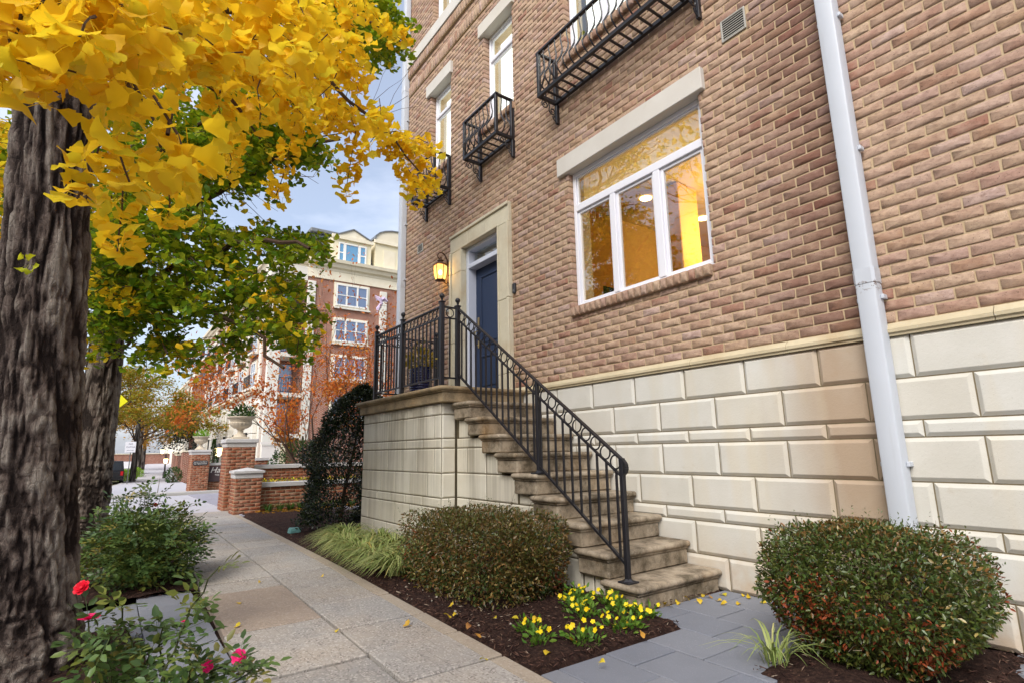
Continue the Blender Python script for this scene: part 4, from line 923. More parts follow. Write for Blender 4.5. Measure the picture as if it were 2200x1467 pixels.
def grow(mb, p, d, L, r, lev, tips, spread=.6, up=.12, nseg=4, kids=(2, 3), n=6, shrink=.72, wob=.18):
    d = np.array(d, float)/np.linalg.norm(d); pts = [np.array(p, float)]; rs = [r]
    for i in range(nseg):
        d = d+np.array([random.gauss(0, wob), random.gauss(0, wob), random.gauss(0, wob)+up])*.5; d /= np.linalg.norm(d); pts.append(pts[-1]+d*L/nseg); rs.append(r*(1-.45*(i+1)/nseg))
    mb.tube(pts, rs, n if r > .02 else 4, cap=False)
    if lev == 0: tips.append((pts[-1], d)); tips.append(((pts[-1]+pts[-2])/2, d)); return
    if lev <= 1: tips.append((pts[-2], d))
    for k_ in range(random.randint(*kids)):
        v = np.array([random.gauss(0, 1) for _ in range(3)]); v -= d*(v@d); v /= np.linalg.norm(v)+1e-9; j = random.randint(max(1, nseg-2), nseg)
        grow(mb, pts[j], d+v*spread*random.uniform(.7, 1.3), L*shrink*random.uniform(.8, 1.15), rs[j]*.72, lev-1, tips, spread, up, nseg, kids, n, shrink, wob)
def trunkmesh(pts, rads, nu, nv, amp, mat, seed=1, furrow=9, ecc=.0):
    """furrowed bark surface swept along pts"""
    P = np.array(pts, float); t = np.linspace(0, 1, nv); k_ = np.linspace(0, 1, len(P)); C = np.stack([np.interp(t, k_, P[:, i]) for i in range(3)], 1); R = np.interp(t, k_, rads)
    L = np.linalg.norm(P[-1]-P[0]); u = np.linspace(0, 1, nu, endpoint=False); U, T = np.meshgrid(u, t, indexing='xy'); Z = T*L
    warp = .35*(vnoise(U*6, Z*2.2, 6, seed+1)-.5)+.22*(vnoise(U*12, Z*5, 12, seed+2)-.5)
    c = vnoise(U*furrow*12, Z*18, furrow*12, seed+5); w2 = vnoise(U*8, Z*1.6+5, 8, seed+8)-.5+.5*(vnoise(U*17, Z*4.2+9, 17, seed+9)-.5)+.22*(vnoise(U*40, Z*11, 40, seed+10)-.5)
    f1, f2, f3 = furrow*2, furrow*4, furrow*9; rg_ = lambda n_: 1-np.abs(2*n_-1)
    n1 = vnoise((U*f1+w2*.9) % f1, Z*2.1+3, f1, seed+3); n2 = vnoise((U*f2+w2*1.5) % f2, Z*5.2+7, f2, seed+4); n3 = vnoise((U*f3+w2*3) % f3, Z*17, f3, seed+13); n4 = vnoise(U*f1, Z*11+31, f1, seed+14)
    h = np.clip(1-.62*rg_(n1)**2.2-.36*rg_(n2)**2.5-.22*rg_(n4)**3+.42*(n3-.5)+.34*(c-.5), 0, 1)
    rr = R[:, None]*(1+ecc*np.cos(2*np.pi*(U*2))+.05*(vnoise(U*4, Z*1.1, 4, seed+6)-.5)) + amp*(h-.5)
    V = np.stack([C[:, 0:1]+rr*np.cos(2*np.pi*U), C[:, 1:2]+rr*np.sin(2*np.pi*U), C[:, 2:3]+0*rr], -1).reshape(-1, 3)
    idx = np.arange(nu*nv).reshape(nv, nu); i2 = np.roll(idx, -1, 1); F = np.stack([idx[:-1], i2[:-1], i2[1:], idx[1:]], -1).reshape(-1, 4)
    return npmesh('trunk', V, F, mat, h.ravel(), True)
# ------------------------------------------------------------------ brick piers, garden walls, urns
RB_L, RB_H = .205, .0675
rbvar = {}
def rb_mesh(w, mat):
    k_ = (round(w, 2), mat)
    if k_ not in rbvar:
        rbvar[k_] = []
        for _ in range(6): V, F, a = brick_geo([(-w/2, w/2, -(RB_H-.010)/2, (RB_H-.010)/2, .002)], .007, .001, .004); rbvar[k_].append(npmesh('brick', V, F, mat, a))
    return random.choice(rbvar[k_])
def brickface(parent, p0, L, z0, z1, face, mat='redbrick'):
    """courses of single bricks on one vertical face; p0=(x,y) start"""
    n = int((z1-z0)/RB_H+.3); hh = (z1-z0)/n
    for i in range(n):
        s = 0; off = RB_L/2 if i % 2 else 0; cuts = [0]
        x = off if off else RB_L
        while x < L-.03: cuts.append(x); x += RB_L
        cuts.append(L)
        for a, b in zip(cuts, cuts[1:]):
            w = b-a-.010
            if w < .03: continue
            m = (a+b)/2; o = link('brick', rb_mesh(w, mat), parent, (p0[0]+(m if face == '-y' else 0), p0[1]+(m if face == '+x' else 0), z0+(i+.5)*hh))
            if face == '+x': o.rotation_euler = (0, 0, math.pi/2)
def pier(name, x0, x1, y0, y1, z0, z1, label, cap='flat', mat='redbrick', band=True):
    e = empty(name, ((x0+x1)/2, (y0+y1)/2, z0), label, 'pillar'); mb = MB(); mb.box((x0+.001, y0+.001, z0-.1), (x1-.001, y1-.001, z1)); mb.build('pier_core', 'mortar_light', e)
    zt = z1-.10 if band else z1
    brickface(e, (x0, y0), x1-x0, z0, zt, '-y', mat); brickface(e, (x1, y0), y1-y0, z0, zt, '+x', mat)
    if band: mb = MB(); mb.cbox((x0-.012, y0-.012, zt+.004), (x1+.012, y1+.012, z1), .004); mb.build('pier_band', 'cap_stone', e)
    o = .045
    if cap == 'flat': mb = MB(); mb.cbox((x0-o, y0-o, z1+.001), (x1+o, y1+o, z1+.085), .008); mb.build('pier_cap', 'cap_stone', e)
    else:
        mb = MB(); mb.cbox((x0-o, y0-o, z1+.001), (x1+o, y1+o, z1+.05), .006); cx, cy = (x0+x1)/2, (y0+y1)/2
        mb.add([(x0-o, y0-o, z1+.05), (x1+o, y0-o, z1+.05), (x1+o, y1+o, z1+.05), (x0-o, y1+o, z1+.05), (cx, cy, z1+.115)], [(0, 1, 4), (1, 2, 4), (2, 3, 4), (3, 0, 4)]); mb.build('pier_cap', 'cap_stone', e)
    return e
pier('brick_pillar', -14.5, -13.87, -1.89, -1.29, -.10, 1.38, 'tall brick pillar carrying the larger stone urn beside the driveway')
pier('brick_pillar', -13.1, -12.62, -1.88, -1.37, -.085, .73, 'short brick pillar with pyramid stone cap at end of planter wall', 'pyr')
pier('brick_pillar', -25.0, -24.25, -1.50, -.87, -.22, 1.25, 'brick pillar with black plaque and smaller stone urn across the driveway')
def gwall(x0, x1, y0, y1, z0, z1, label, capn, mat='redbrick', cap=.09, vis=99):
    e = empty('garden_wall', (x1, y0, z0), label, 'wall'); mb = MB(); mb.box((x0, y0, z0-.1), (x1, y1, z1)); mb.build('wall_core', 'mortar_light', e)
    brickface(e, (x1, y0), min(y1-y0, vis), z0, z1, '+x', mat); w = (y1-y0)/capn
    for i in range(capn): mb = MB(); mb.cbox((x0-.05, y0+i*w+.003, z1+.001), (x1+.05, y0+(i+1)*w-.003, z1+cap), .006); mb.build('coping_stone', 'cap_stone', e)
    return e
gwall(-13.0, -12.78, -1.365, 2.6, -.08, .43, 'low brick planter wall with pale coping and a strip of yellow pansies', 4)
gwall(-14.4, -14.15, -1.255, 2.8, -.09, .78, 'higher brick garden wall with grey coping behind the yellow flowers', 4)
gwall(-20.4, -20.0, -.1, .34, -.2, .92, 'small brick pier with stone cap standing behind the garden wall', 1)
# yellow flower strip between the two walls
soil = MB(); soil.box((-14.14, -1.3, .1), (-13.01, 2.6, .40)); o = link('planter_soil', soil.mesh('planter_soil', 'mulch')); tag(o, kind='structure')
n = 1500; P = np.stack([RNG.uniform(-13.6, -13.05, n), RNG.uniform(-1.3, 2.5, n), RNG.uniform(.42, .56, n)], 1); D = RNG.normal(0, 1, (n, 3)); D[:, 2] = np.abs(D[:, 2])
o = leaves('yellow_pansy_strip', P, D, RNG.uniform(.03, .055, n), ['pansy_leaf', 'pansy_flower'], None, mi=(RNG.random(n) < .55).astype(int)); 
def urn(x, y, z, sc, label, pl_mat, seed):
    e = empty('stone_urn', (x, y, z), label, 'urn', 'stone urns on the gate pillars')
    mb = MB(); mb.cbox((x-.17*sc, y-.17*sc, z+.001), (x+.17*sc, y+.17*sc, z+.05*sc), .006); mb.lathe([(.15*sc, .05*sc), (.13*sc, .09*sc), (.075*sc, .13*sc), (.06*sc, .17*sc), (.062*sc, .20*sc), (.085*sc, .215*sc), (.085*sc, .228*sc)], (x, y, z), 20); link('urn_foot', sect(mb.mesh('urn_foot', 'urn_stone'), 40), e)
    mb = MB(); fl = lambda g, zz: 1+(.055*abs(math.sin(g*9)) if zz < .37*sc else 0)
    mb.lathe([(.07*sc, .228*sc), (.14*sc, .25*sc), (.195*sc, .29*sc), (.225*sc, .34*sc), (.23*sc, .365*sc), (.222*sc, .38*sc)], (x, y, z), 72, mod=fl)
    mb.lathe([(.222*sc, .38*sc), (.235*sc, .43*sc), (.275*sc, .475*sc), (.305*sc, .485*sc), (.305*sc, .505*sc), (.27*sc, .51*sc), (.22*sc, .46*sc), (.001, .45*sc)], (x, y, z), 36); link('urn_bowl', sect(mb.mesh('urn_bowl', 'urn_stone'), 35), e)
    n = 420; P, d = blob((x, y, z+.56*sc), (.27*sc, .27*sc, .20*sc), n, .2); d[:, 2] = np.abs(d[:, 2])+.3; P[:, 2] = np.maximum(P[:, 2], z+.47*sc)
    leaves('urn_planting', P, d, RNG.uniform(.05, .10, n)*sc, [pl_mat, 'white_flower'], e, mi=(RNG.random(n) < .07).astype(int))
urn(-14.185, -1.59, 1.466, 1.02, 'larger pale fluted stone urn with white flowered planting', 'hedge_leaf', 1); urn(-24.625, -1.185, 1.336, 1.0, 'smaller looking fluted stone urn with bright green planting above the black plaque', 'bright_leaf', 2)
pq = empty('wall_plaque', (-24.24, -1.16, .75), 'black octagonal private property plaque on the brick pillar', 'plaque')
mb = MB(); mb.prism([(-24.236, -1.44, .80), (-24.236, -1.40, .755), (-24.236, -.97, .755), (-24.236, -.93, .80), (-24.236, -.93, .885), (-24.236, -.97, .93), (-24.236, -1.40, .93), (-24.236, -1.44, .885)], (.014, 0, 0)); link('plate', mb.mesh('plate', 'sign_black', fix=True), pq)
text('PRIVATE PROPERTY', .052, (-24.219, -1.185, .873), (rad(90), 0, rad(90)), 'letter', pq); text('NO TRESPASSING', .056, (-24.219, -1.185, .808), (rad(90), 0, rad(90)), 'letter', pq)
sw = gwall(-24.9, -24.5, -.865, 1.6, -.22, .73, 'low brick wall carrying a brown name sign beside the plaque pillar', 1)
sg_ = empty('name_sign', (-24.46, .1, .1), 'brown name sign panel with white italic letters, half hidden by the pillar', 'sign')
mb = MB(); mb.cbox((-24.49, -.84, .12), (-24.45, 1.2, .70), .006); mb.build('panel', 'sign_brown', sg_); text('Ha', .30, (-24.447, -.64, .55), (rad(90), 0, rad(90)), 'letter', sg_, 'lettering', 'CENTER', .002, .35); text('THE', .09, (-24.447, -.56, .37), (rad(90), 0, rad(90)), 'letter', sg_, 'lettering', 'CENTER', .002)
# street wall further on: brick piers with iron panels
def streetwall():
    segs = [(-44.2, -48.0, 2.0), (-50.5, -57.0, 1.9), (-60.5, -75, 1.9), (-77, -95, 2.0)]
    for i, (a, b, h) in enumerate(segs):
        y = -1.5; e = empty('street_wall', (a, y+yo(a), gz(a)), ['first stretch of dark red brick street wall, bush at its foot', 'brick street wall stretch with black iron gate panels', 'long brick street wall beyond the lamp posts', 'farthest brick street wall before the road end'][i], 'wall', 'brick walls along the far pavement')
        n = max(2, round((a-b)/2.4)); L = (a-b)/n
        for j in range(n):
            xa, xb = a-j*L, a-(j+1)*L; za = gz(xa); ya, yb = y+yo(xa), y+yo(xb)
            mb = MB(); mb.box((xa-.5, ya-.05, za-.3), (xa, ya+.5, za+h)); mb.build('pier', 'apt_brick', e); mb = MB(); mb.cbox((xa-.56, ya-.11, za+h+.001), (xa+.06, ya+.56, za+h+.10), .01); mb.build('pier_cap', 'cream_trim', e)
            mb = MB(); mb.box((xb, yb+.08, za-.3), (xa-.501, ya+.3, za+h-.22)); mb.build('wall_panel', 'apt_brick', e); mb = MB(); mb.box((xb, yb+.04, za+h-.219), (xa-.501, ya+.34, za+h-.13)); mb.build('coping', 'cream_trim', e)
            mb = MB(); mb.box((xb+.001, yb+.01, za-.3), (xa-.502, yb+.079, za+.30)); mb.build('plinth', 'white_stone', e)
            mb = MB(); 
            for q in range(8): xx = xa-.8-q*.13; mb.box((xx-.02, yb+.02, za+.32), (xx+.02, yb+.06, za+h-.5))
            mb.box((xa-1.8, yb+.015, za+.34), (xa-.75, yb+.065, za+.38)); mb.box((xa-1.8, yb+.015, za+h-.54), (xa-.75, yb+.065, za+h-.5)); tag(mb.build('iron_grille', 'iron', e), kind='stuff')
def bricktex(name, c1, c2, mo, sc=1):
    k = Nt(name); sp = k.n('SeparateXYZ', {0: k.pos()}); v = k.n('CombineXYZ', {0: k.math('ADD', sp.outputs[0], sp.outputs[1]), 1: sp.outputs[2]}).outputs[0]
    b = k.n('TexBrick', {'Vector': v, 'Color1': c1, 'Color2': c2, 'Mortar': mo, 'Scale': 1/sc, 'Mortar Size': .011, 'Brick Width': .215, 'Row Height': .075, 'Bias': .0, 'Mortar Smooth': .2}); c = k.mix(k.mapr(k.noise(2, 3), .4, .7, 0, .35), b.outputs['Color'], S(112, 62, 48))
    k.end(k.bsdf(c, .9, .2, k.bump(b.outputs['Fac'], -.4, .01)))
bricktex('apt_brick', S(150, 80, 60), S(120, 60, 46), S(206, 184, 164))
streetwall()
# ------------------------------------------------------------------ apartment blocks down the street
def bx(parent, name, mat, lo, hi, bev=0):
    mb = MB(); lo_, hi_ = [min(a, b) for a, b in zip(lo, hi)], [max(a, b) for a, b in zip(lo, hi)]
    mb.cbox(lo_, hi_, bev) if bev else mb.box(lo_, hi_); return mb.build(name, mat, parent)
def awin(par, face, pl, a, b, z0, z1, lites=3, mat='glass_sky', trim='white_paint', bar=.5, fr=.11):
    """window on a facade: face '+x' (a,b are y) or '-y' (a,b are x)"""
    def B(nm, m, p, q, lo, hi, parent):
        d0, d1 = lo, hi
        return bx(parent, nm, m, (pl+d0, p[0], p[1]), (pl+d1, q[0], q[1])) if face == '+x' else bx(parent, nm, m, (p[0], pl-d1, p[1]), (q[0], pl-d0, q[1]))
    w = B('window', mat, (a, z0), (b, z1), .004, .02, par)
    B('window_frame', trim, (a, z0), (a+fr, z1), .021, .07, w); B('window_frame', trim, (b-fr, z0), (b, z1), .021, .07, w); B('window_frame', trim, (a+fr, z0), (b-fr, z0+fr), .021, .07, w); B('window_frame', trim, (a+fr, z1-fr), (b-fr, z1), .021, .07, w)
    for i in range(1, lites):
        x = a+(b-a)*i/lites; B('mullion', trim, (x-fr*.55, z0+fr), (x+fr*.55, z1-fr), .021, .06, w)
    if bar:
        zz = z0+(z1-z0)*bar
        for i in range(lites):
            p = a+(b-a)*i/lites+fr*.6; q = a+(b-a)*(i+1)/lites-fr*.6; B('glazing_bar', trim, (p, zz-.03), (q, zz+.03), .021, .045, w)
    return w
def arail(par, face, pl, a, b, z, h=1.0, dep=.0, n=None):
    mb = MB(); n = n or max(4, int(abs(b-a)/.14))
    pt = (lambda t, zz: (pl, a+(b-a)*t, zz)) if face == '+x' else (lambda t, zz: (a+(b-a)*t, pl, zz))
    mb.bar(pt(0, z+h), pt(1, z+h), .05, .05); mb.bar(pt(0, z+.08), pt(1, z+.08), .04, .04)
    for i in range(n+1): mb.bar(pt(i/n, z+.08), pt(i/n, z+h), .022, .022, (1, 1, 0))
    return tag(mb.build('balcony_railing', 'iron', par), kind='stuff')
def cornice(par, prof, face, pl, a, b, mat='cream_trim', name='cornice'):
    mb = MB()
    if face == '+x': mb.prism([(pl+d, a, z) for d, z in prof], (0, b-a, 0))
    else: mb.prism([(a, pl-d, z) for d, z in prof], (b-a, 0, 0))
    return link(name, mb.mesh(name, mat, fix=True), par)
def dormer(par, face, pl, a, b, z0, z1, kind, glass=True, back=1.6):
    def B(nm, m, p, q, lo, hi, parent=par): return bx(parent, nm, m, (pl+lo, p[0], p[1]), (pl+hi, q[0], q[1])) if face == '+x' else bx(parent, nm, m, (p[0], pl-hi, p[1]), (q[0], pl-lo, q[1]))
    d = B('dormer', 'cream_paint', (a, z0), (b, z1), -back, 0)
    if glass: awin(par, face, pl, a+.4, b-.38, z0+.04, z1-.52, 1, 'glass_blue', 'white_paint', 0, .1) and None
    c = B('dormer_cornice', 'cream_trim', (a-.12, z1-.28), (b+.12, z1), .001, .16, d)
    if glass:
        w_ = b-a
        for t in (.30, .68): B('dormer_mullion', 'white_paint', (a+w_*t-.1, z0+.14), (a+w_*t+.1, z1-.62), .021, .06, d)
        for (t0, t1) in ((.14, .27), (.71, .86)): B('dormer_bar', 'white_paint', (a+w_*t0, z0+.75), (a+w_*t1, z0+.83), .021, .045, d)
    else:
        for t in (.18, .55): B('dormer_panel', 'cream_trim', (a+.15+(b-a)*t-.15, z0+.2), (a+(b-a)*(t+.26), z1-.7), .001, .03, d)
    m = (a+b)/2; pts = [(a+.25, z1), (b-.1, z1), (m, z1+.62)] if kind == 'tri' else [(a-.1, z1)]+[(m+(b-a+.2)/2*math.cos(math.pi*(1-i/10)), z1+.95*math.sin(math.pi*i/10)) for i in range(1, 10)]+[(b+.1, z1)]
    P3 = [((pl+.12, p, z) if face == '+x' else (p, pl-.12, z)) for p, z in pts]; mb = MB(); mb.prism(P3, (-back, 0, 0) if face == '+x' else (0, back, 0)); link('pediment', mb.mesh('pediment', 'cream_trim', fix=True), d)
    top = [((pl+.2, p, z+.002) if face == '+x' else (p, pl-.2, z+.002)) for p, z in pts]
    for p, q in zip(top[1:], top[2:]+top[:1]) if kind == 'tri' else zip(top[:-1], top[1:]):
        if abs(p[2]-q[2]) < 1e-6: continue
        mb = MB(); off = np.array((-back/2, 0, 0) if face == '+x' else (0, back/2, 0)); mb.bar(np.array(p)+off, np.array(q)+off, back, .09, (0, 0, 1)); mb.build('dormer_roof', 'slate_cap', d)
CP = [(0, 13.95), (.12, 13.95), (.16, 14.1), (.32, 14.2), (.42, 14.42), (.55, 14.5), (.6, 14.72), (0, 14.72)]
apt = empty('brick_apartment_block', (-40, 8, -.5), 'red brick apartment block with cream cornice, slate mansard and dormers', 'building')
XF, YS = -38.0, 4.05
bx(apt, 'wall', 'apt_brick', (-39.9, 6.0, -1), (XF, 24, 14.0)); bx(apt, 'wall', 'apt_brick', (-72, YS, -1), (-39.91, 24, 14.0)); bx(apt, 'bay_wall', 'apt_brick', (-39.9, YS+.02, -1), (-39.7, 5.99, 14.0))
bx(apt, 'frieze', 'cream_trim', (XF-.02, 6.0, 13.28), (XF+.09, 24, 13.95)); cornice(apt, CP, '+x', XF, 6.0, 24)
bx(apt, 'bay_beam', 'white_stone', (XF-1.9, 3.6, 12.95), (XF+.05, 5.99, 13.95)); cornice(apt, CP, '+x', XF-.25, 3.6, 5.99); bx(apt, 'bay_ceiling', 'cream_paint', (XF-1.9, 3.9, 12.86), (XF-.05, 5.98, 12.949))
bx(apt, 'corner_column', 'white_stone', (XF-.3, 3.72, -1), (XF+.02, 4.5, 12.85), .03)
for i in range(10):
    z = 2.0+i*1.1
    bx(apt, 'pilaster_stone', 'white_stone', (XF-.3, 6.02, z), (XF+.12, 6.56, z+1.085), .02); bx(apt, 'pilaster_stone', 'white_stone', (XF-.3, 11.3, z), (XF+.12, 11.85, z+1.085), .02)
for z in (10.46, 7.78, 5.1, 2.42):
    bx(apt, 'balcony_slab', 'white_stone', (XF-1.8, 4.52, z-.28), (XF+.06, 6.0, z), .02); arail(apt, '+x', XF-.02, 4.53, 5.98, z, 1.0)
    bx(apt, 'bay_door', 'glass_sky', (-39.69, 4.75, z+.1), (-39.6, 5.7, z+2.1)); bx(apt, 'bay_door_frame', 'white_paint', (-39.68, 4.62, z+.1), (-39.58, 4.74, z+2.2))
bx(apt, 'soldier_band', 'apt_brick', (XF-.02, 7.5, 13.2), (XF+.05, 10.8, 13.27))
for (z0, z1) in ((11.45, 13.08), (8.85, 10.5), (6.2, 7.85), (3.5, 5.2)):
    bx(apt, 'window_surround', 'cream_trim', (XF-.02, 7.85, z0-.12), (XF+.03, 10.5, z1+.1)); awin(apt, '+x', XF+.03, 8.0, 10.36, z0, z1, 3); bx(apt, 'window_sill', 'white_stone', (XF+.031, 7.8, z0-.22), (XF+.2, 10.55, z0-.12)) 
    awin(apt, '+x', XF, 13.2, 15.4, z0, z1, 3)
# mansard
def mansard(par, x0, x1, y0, y1, z0, z1, sl=1.3, mat='slate_tiles'):
    mb = MB(); mb.add([(x1, y0, z0), (x1, y1, z0), (x0, y1, z0), (x0, y0, z0), (x1-sl, y0+sl, z1), (x1-sl, y1-sl, z1), (x0+sl, y1-sl, z1), (x0+sl, y0+sl, z1)], [(0, 1, 5, 4), (1, 2, 6, 5), (2, 3, 7, 6), (3, 0, 4, 7), (4, 5, 6, 7)]); link('mansard_roof', mb.mesh('mansard_roof', mat, fix=True), par)
    mb = MB(); mb.cbox((x0+sl-.2, y0+sl-.2, z1+.001), (x1-sl+.2, y1-sl+.2, z1+.35), .06); mb.build('roof_cap', 'slate_cap', par)
k = Nt('slate_tiles'); sp = k.n('SeparateXYZ', {0: k.pos()}); v = k.n('CombineXYZ', {0: k.math('ADD', sp.outputs[0], sp.outputs[1]), 1: sp.outputs[2]}).outputs[0]
b_ = k.n('TexBrick', {'Vector': v, 'Color1': S(92, 98, 102), 'Color2': S(76, 82, 88), 'Mortar': S(50, 54, 58), 'Scale': 1, 'Mortar Size': .018, 'Brick Width': .42, 'Row Height': .30, 'Mortar Smooth': .3}); k.end(k.bsdf(b_.outputs['Color'], .7, .3, k.bump(b_.outputs['Fac'], -.5, .02)))
mansard(apt, -56, -38.35, 5.3, 24, 14.73, 17.25)
dormer(apt, '+x', -38.1, 7.66, 10.56, 14.74, 16.82, 'tri'); dormer(apt, '+x', -38.1, 10.88, 14.6, 14.74, 17.1, 'arc', False); mansard(apt, -72, -40.2, YS+.3, 20, 14.73, 17.0)
bx(apt, 'parapet', 'cream_trim', (-40.2, 4.2, 13.96), (-38.3, 5.98, 14.7))
# street facade
cornice(apt, CP, '-y', YS, -72.3, -39.95)
bx(apt, 'stone_base', 'white_stone', (-72.2, YS-.14, -1), (-39.95, YS-.001, 5.35)); cornice(apt, [(0.15, 5.36), (.3, 5.36), (.42, 5.5), (.42, 5.62), (.15, 5.75)], '-y', YS, -72.3, -39.95)
for i, x in enumerate(np.arange(-41.4, -72, -4.6)):
    for z in (5.8, 7.15, 8.5, 9.85, 11.2, 12.55): bx(apt, 'pilaster_stone', 'white_stone', (x-.35, YS-.16, z), (x+.35, YS-.001, z+1.33), .02)
    for z in (-.6, .45, 1.5, 2.55, 3.6): bx(apt, 'base_pier_stone', 'white_stone', (x-.75, YS-.45, z), (x+.75, YS-.141, z+1.02), .03)
    if x-3.4 < -72: continue
    for (z0, z1) in ((11.2, 13.0), (8.5, 10.4), (5.9, 7.8)):
        bx(apt, 'window_surround', 'cream_trim', (x-3.3, YS-.05, z0-.15), (x-1.3, YS-.001, z1+.15)); awin(apt, '-y', YS-.05, x-3.15, x-1.45, z0, z1, 2, bar=.6)
        bx(apt, 'balcony_slab', 'white_stone', (x-3.5, YS-.5, z0-.2), (x-1.1, YS-.051, z0-.06)); arail(apt, '-y', YS-.47, x-3.5, x-1.1, z0-.06, .9, n=12)
    bx(apt, 'garage_door', 'dark_gap', (x-3.6, YS-.2, -.9), (x-1.0, YS-.141, 2.7))
bx(apt, 'hanging_balcony', 'white_stone', (-66.5, YS-1.3, 10.7), (-63, YS-.06, 10.95)); arail(apt, '-y', YS-1.25, -66.5, -63, 10.95, 1.1, n=14); arail(apt, '+x', -63.05, YS-1.25, YS-.1, 10.95, 1.1, n=6)
# second and third blocks beyond
for (nm, x0, x1, y0, zt, lab) in (('brick_apartment_block', -112, -86, 4.4, 11.0, 'farther brick apartment block with grey mansard and white columns'), ('brick_apartment_block', -150, -120, 5.6, 10.2, 'most distant brick block at the end of the street')):
    e = empty(nm, (x1, y0, gz(x1)), lab, 'building'); bx(e, 'wall', 'apt_brick', (x0, y0, -1), (x1, y0+16, zt)); P5 = [(d, z-14.72+zt+.5) for d, z in CP]
    cornice(e, P5, '-y', y0, x0-.3, x1+.3); cornice(e, P5, '+x', x1, y0-.3, y0+16); bx(e, 'stone_base', 'white_stone', (x0, y0-.12, -1), (x1+.1, y0-.001, 3.6)); mansard(e, x0, x1-.2, y0+.2, y0+14, zt+.51, zt+3.0); dormer(e, '-y', y0+.2, x1-5.4, x1-2.6, zt+.5, zt+2.4, 'tri')
    for i, x in enumerate(np.arange(x1-.6, x0+2, -4.4)):
        bx(e, 'column', 'white_stone', (x-.3, y0-.3, -.6), (x+.3, y0-.121, zt-.3), .03)
        for (z0, z1) in ((zt-2.6, zt-.8), (zt-5.4, zt-3.6)):
            if x-3.4 > x0: awin(e, '-y', y0, x-3.0, x-1.3, z0, z1, 2); bx(e, 'balcony_slab', 'white_stone', (x-3.3, y0-1.0, z0-.25), (x-1.0, y0-.001, z0-.08)); arail(e, '-y', y0-.96, x-3.3, x-1.0, z0-.08, .95, n=10)
    for (z0, z1) in ((zt-2.6, zt-.8), (zt-5.4, zt-3.6), (zt-8.2, zt-6.4)):
        for y in (y0+1.6, y0+5.5, y0+9.5): awin(e, '+x', x1, y, y+2.0, z0, z1, 2)
# houses on the opposite side of the street (seen in the window panes and past the trunks)
for i, (x0, x1, zt) in enumerate(((-14, 2, 8.2), (4, 20, 9.5), (-34, -16, 9.0), (-58, -37, 8.0), (-86, -61, 8.5))):
    e = empty('row_house', ((x0+x1)/2, -22, 0), ['low brick row house facing the townhouse across the road', 'taller brick row house across the road', 'brick row house across the road, next one along', 'brick row house across the road behind the orange trees', 'farthest brick row house across the road'][i], 'house', 'row houses across the road')
    bx(e, 'wall', 'apt_brick', (x0, -32, -1), (x1, -22, zt)); bx(e, 'cornice', 'cream_trim', (x0-.2, -32.2, zt+.001), (x1+.2, -21.7, zt+.5))
    for x in np.arange(x0+1.2, x1-2, 3.2):
        for z in (1.2, 4.4):
            w = bx(e, 'window', 'glass_sky', (x, -22.0, z), (x+1.3, -21.96, z+1.9)); bx(w, 'window_sill', 'white_stone', (x-.1, -21.99, z-.16), (x+1.4, -21.8, z-.01)); bx(w, 'window_head', 'white_stone', (x-.1, -21.99, z+1.901), (x+1.4, -21.88, z+2.1))
# ------------------------------------------------------------------ street furniture and vehicles
def signpost(x, y, z, h, label, cat):
    e = empty('street_sign', (x, y, z), label, cat); mb = MB(); mb.tube([(x, y, z-.2), (x, y, z+h)], .028, 8); mb.build('post', 'pole_metal', e); return e
zz = gz(-45); sy = -2.93
e = signpost(-45, sy, zz, 2.75, 'white no stopping sign on a thin grey pole by the kerb', 'sign'); mb = MB(); mb.cbox((-44.965, sy-.33, zz+2.05), (-44.95, sy+.26, zz+2.75), .004); mb.build('sign_plate', 'sign_white', e)
text('NO', .15, (-44.948, sy-.03, zz+2.60), (rad(90), 0, rad(90)), 'letter_dark', e, depth=.001); text('STOPPING', .11, (-44.948, sy-.03, zz+2.40), (rad(90), 0, rad(90)), 'letter_dark', e, depth=.001); text('ANYTIME', .09, (-44.948, sy-.03, zz+2.18), (rad(90), 0, rad(90)), 'letter_dark', e, depth=.001)
zz = gz(-40); sy = -4.0
e = signpost(-40, sy, zz, 5.2, 'yellow diamond warning sign half hidden by the second trunk', 'sign'); mb = MB(); mb.prism([(-39.96, sy, 3.85), (-39.96, sy+.53, 4.38), (-39.96, sy, 4.91), (-39.96, sy-.53, 4.38)], (.015, 0, 0)); link('sign_plate', mb.mesh('sign_plate', 'sign_yellow', fix=True), e)
def lamp(x, y, z, h, label, heads=1):
    e = empty('street_lamp', (x, y, z), label, 'lamp', 'lit lamps along the far pavement'); mb = MB(); mb.lathe([(.14, 0), (.12, .3), (.06, .4), (.05, h-.6), (.07, h-.55), (.04, h-.5)], (x, y, z), 12); link('lamp_post', sect(mb.mesh('lamp_post', 'iron'), 40), e)
    for i in range(heads):
        yy = y+(i-(heads-1)/2)*.7
        mb = MB(); mb.lathe([(.05, h-.5), (.12, h-.45), (.17, h-.1), (.02, h-.05)], (x, yy, z), 8); mb.build('lamp_glass', 'lamp_far', e); mb = MB(); mb.lathe([(.2, h-.1), (.1, h+.03), (.02, h+.12)], (x, yy, z), 8); mb.build('lamp_cap', 'iron', e)
        if heads > 1: mb = MB(); mb.tube([(x, y, z+h-.75), (x, (y+yy)/2, z+h-.7), (x, yy, z+h-.5)], .025, 6); mb.build('lamp_arm', 'iron', e)
lamp(-66, .55, gz(-66), 2.6, 'double headed lit lamp above the street wall', 2); lamp(-57, -.05, gz(-57), 1.75, 'single low lit lamp in front of the street wall'); lamp(-30, .2, gz(-30), 1.85, 'lit lamp glowing beside the conical evergreen')
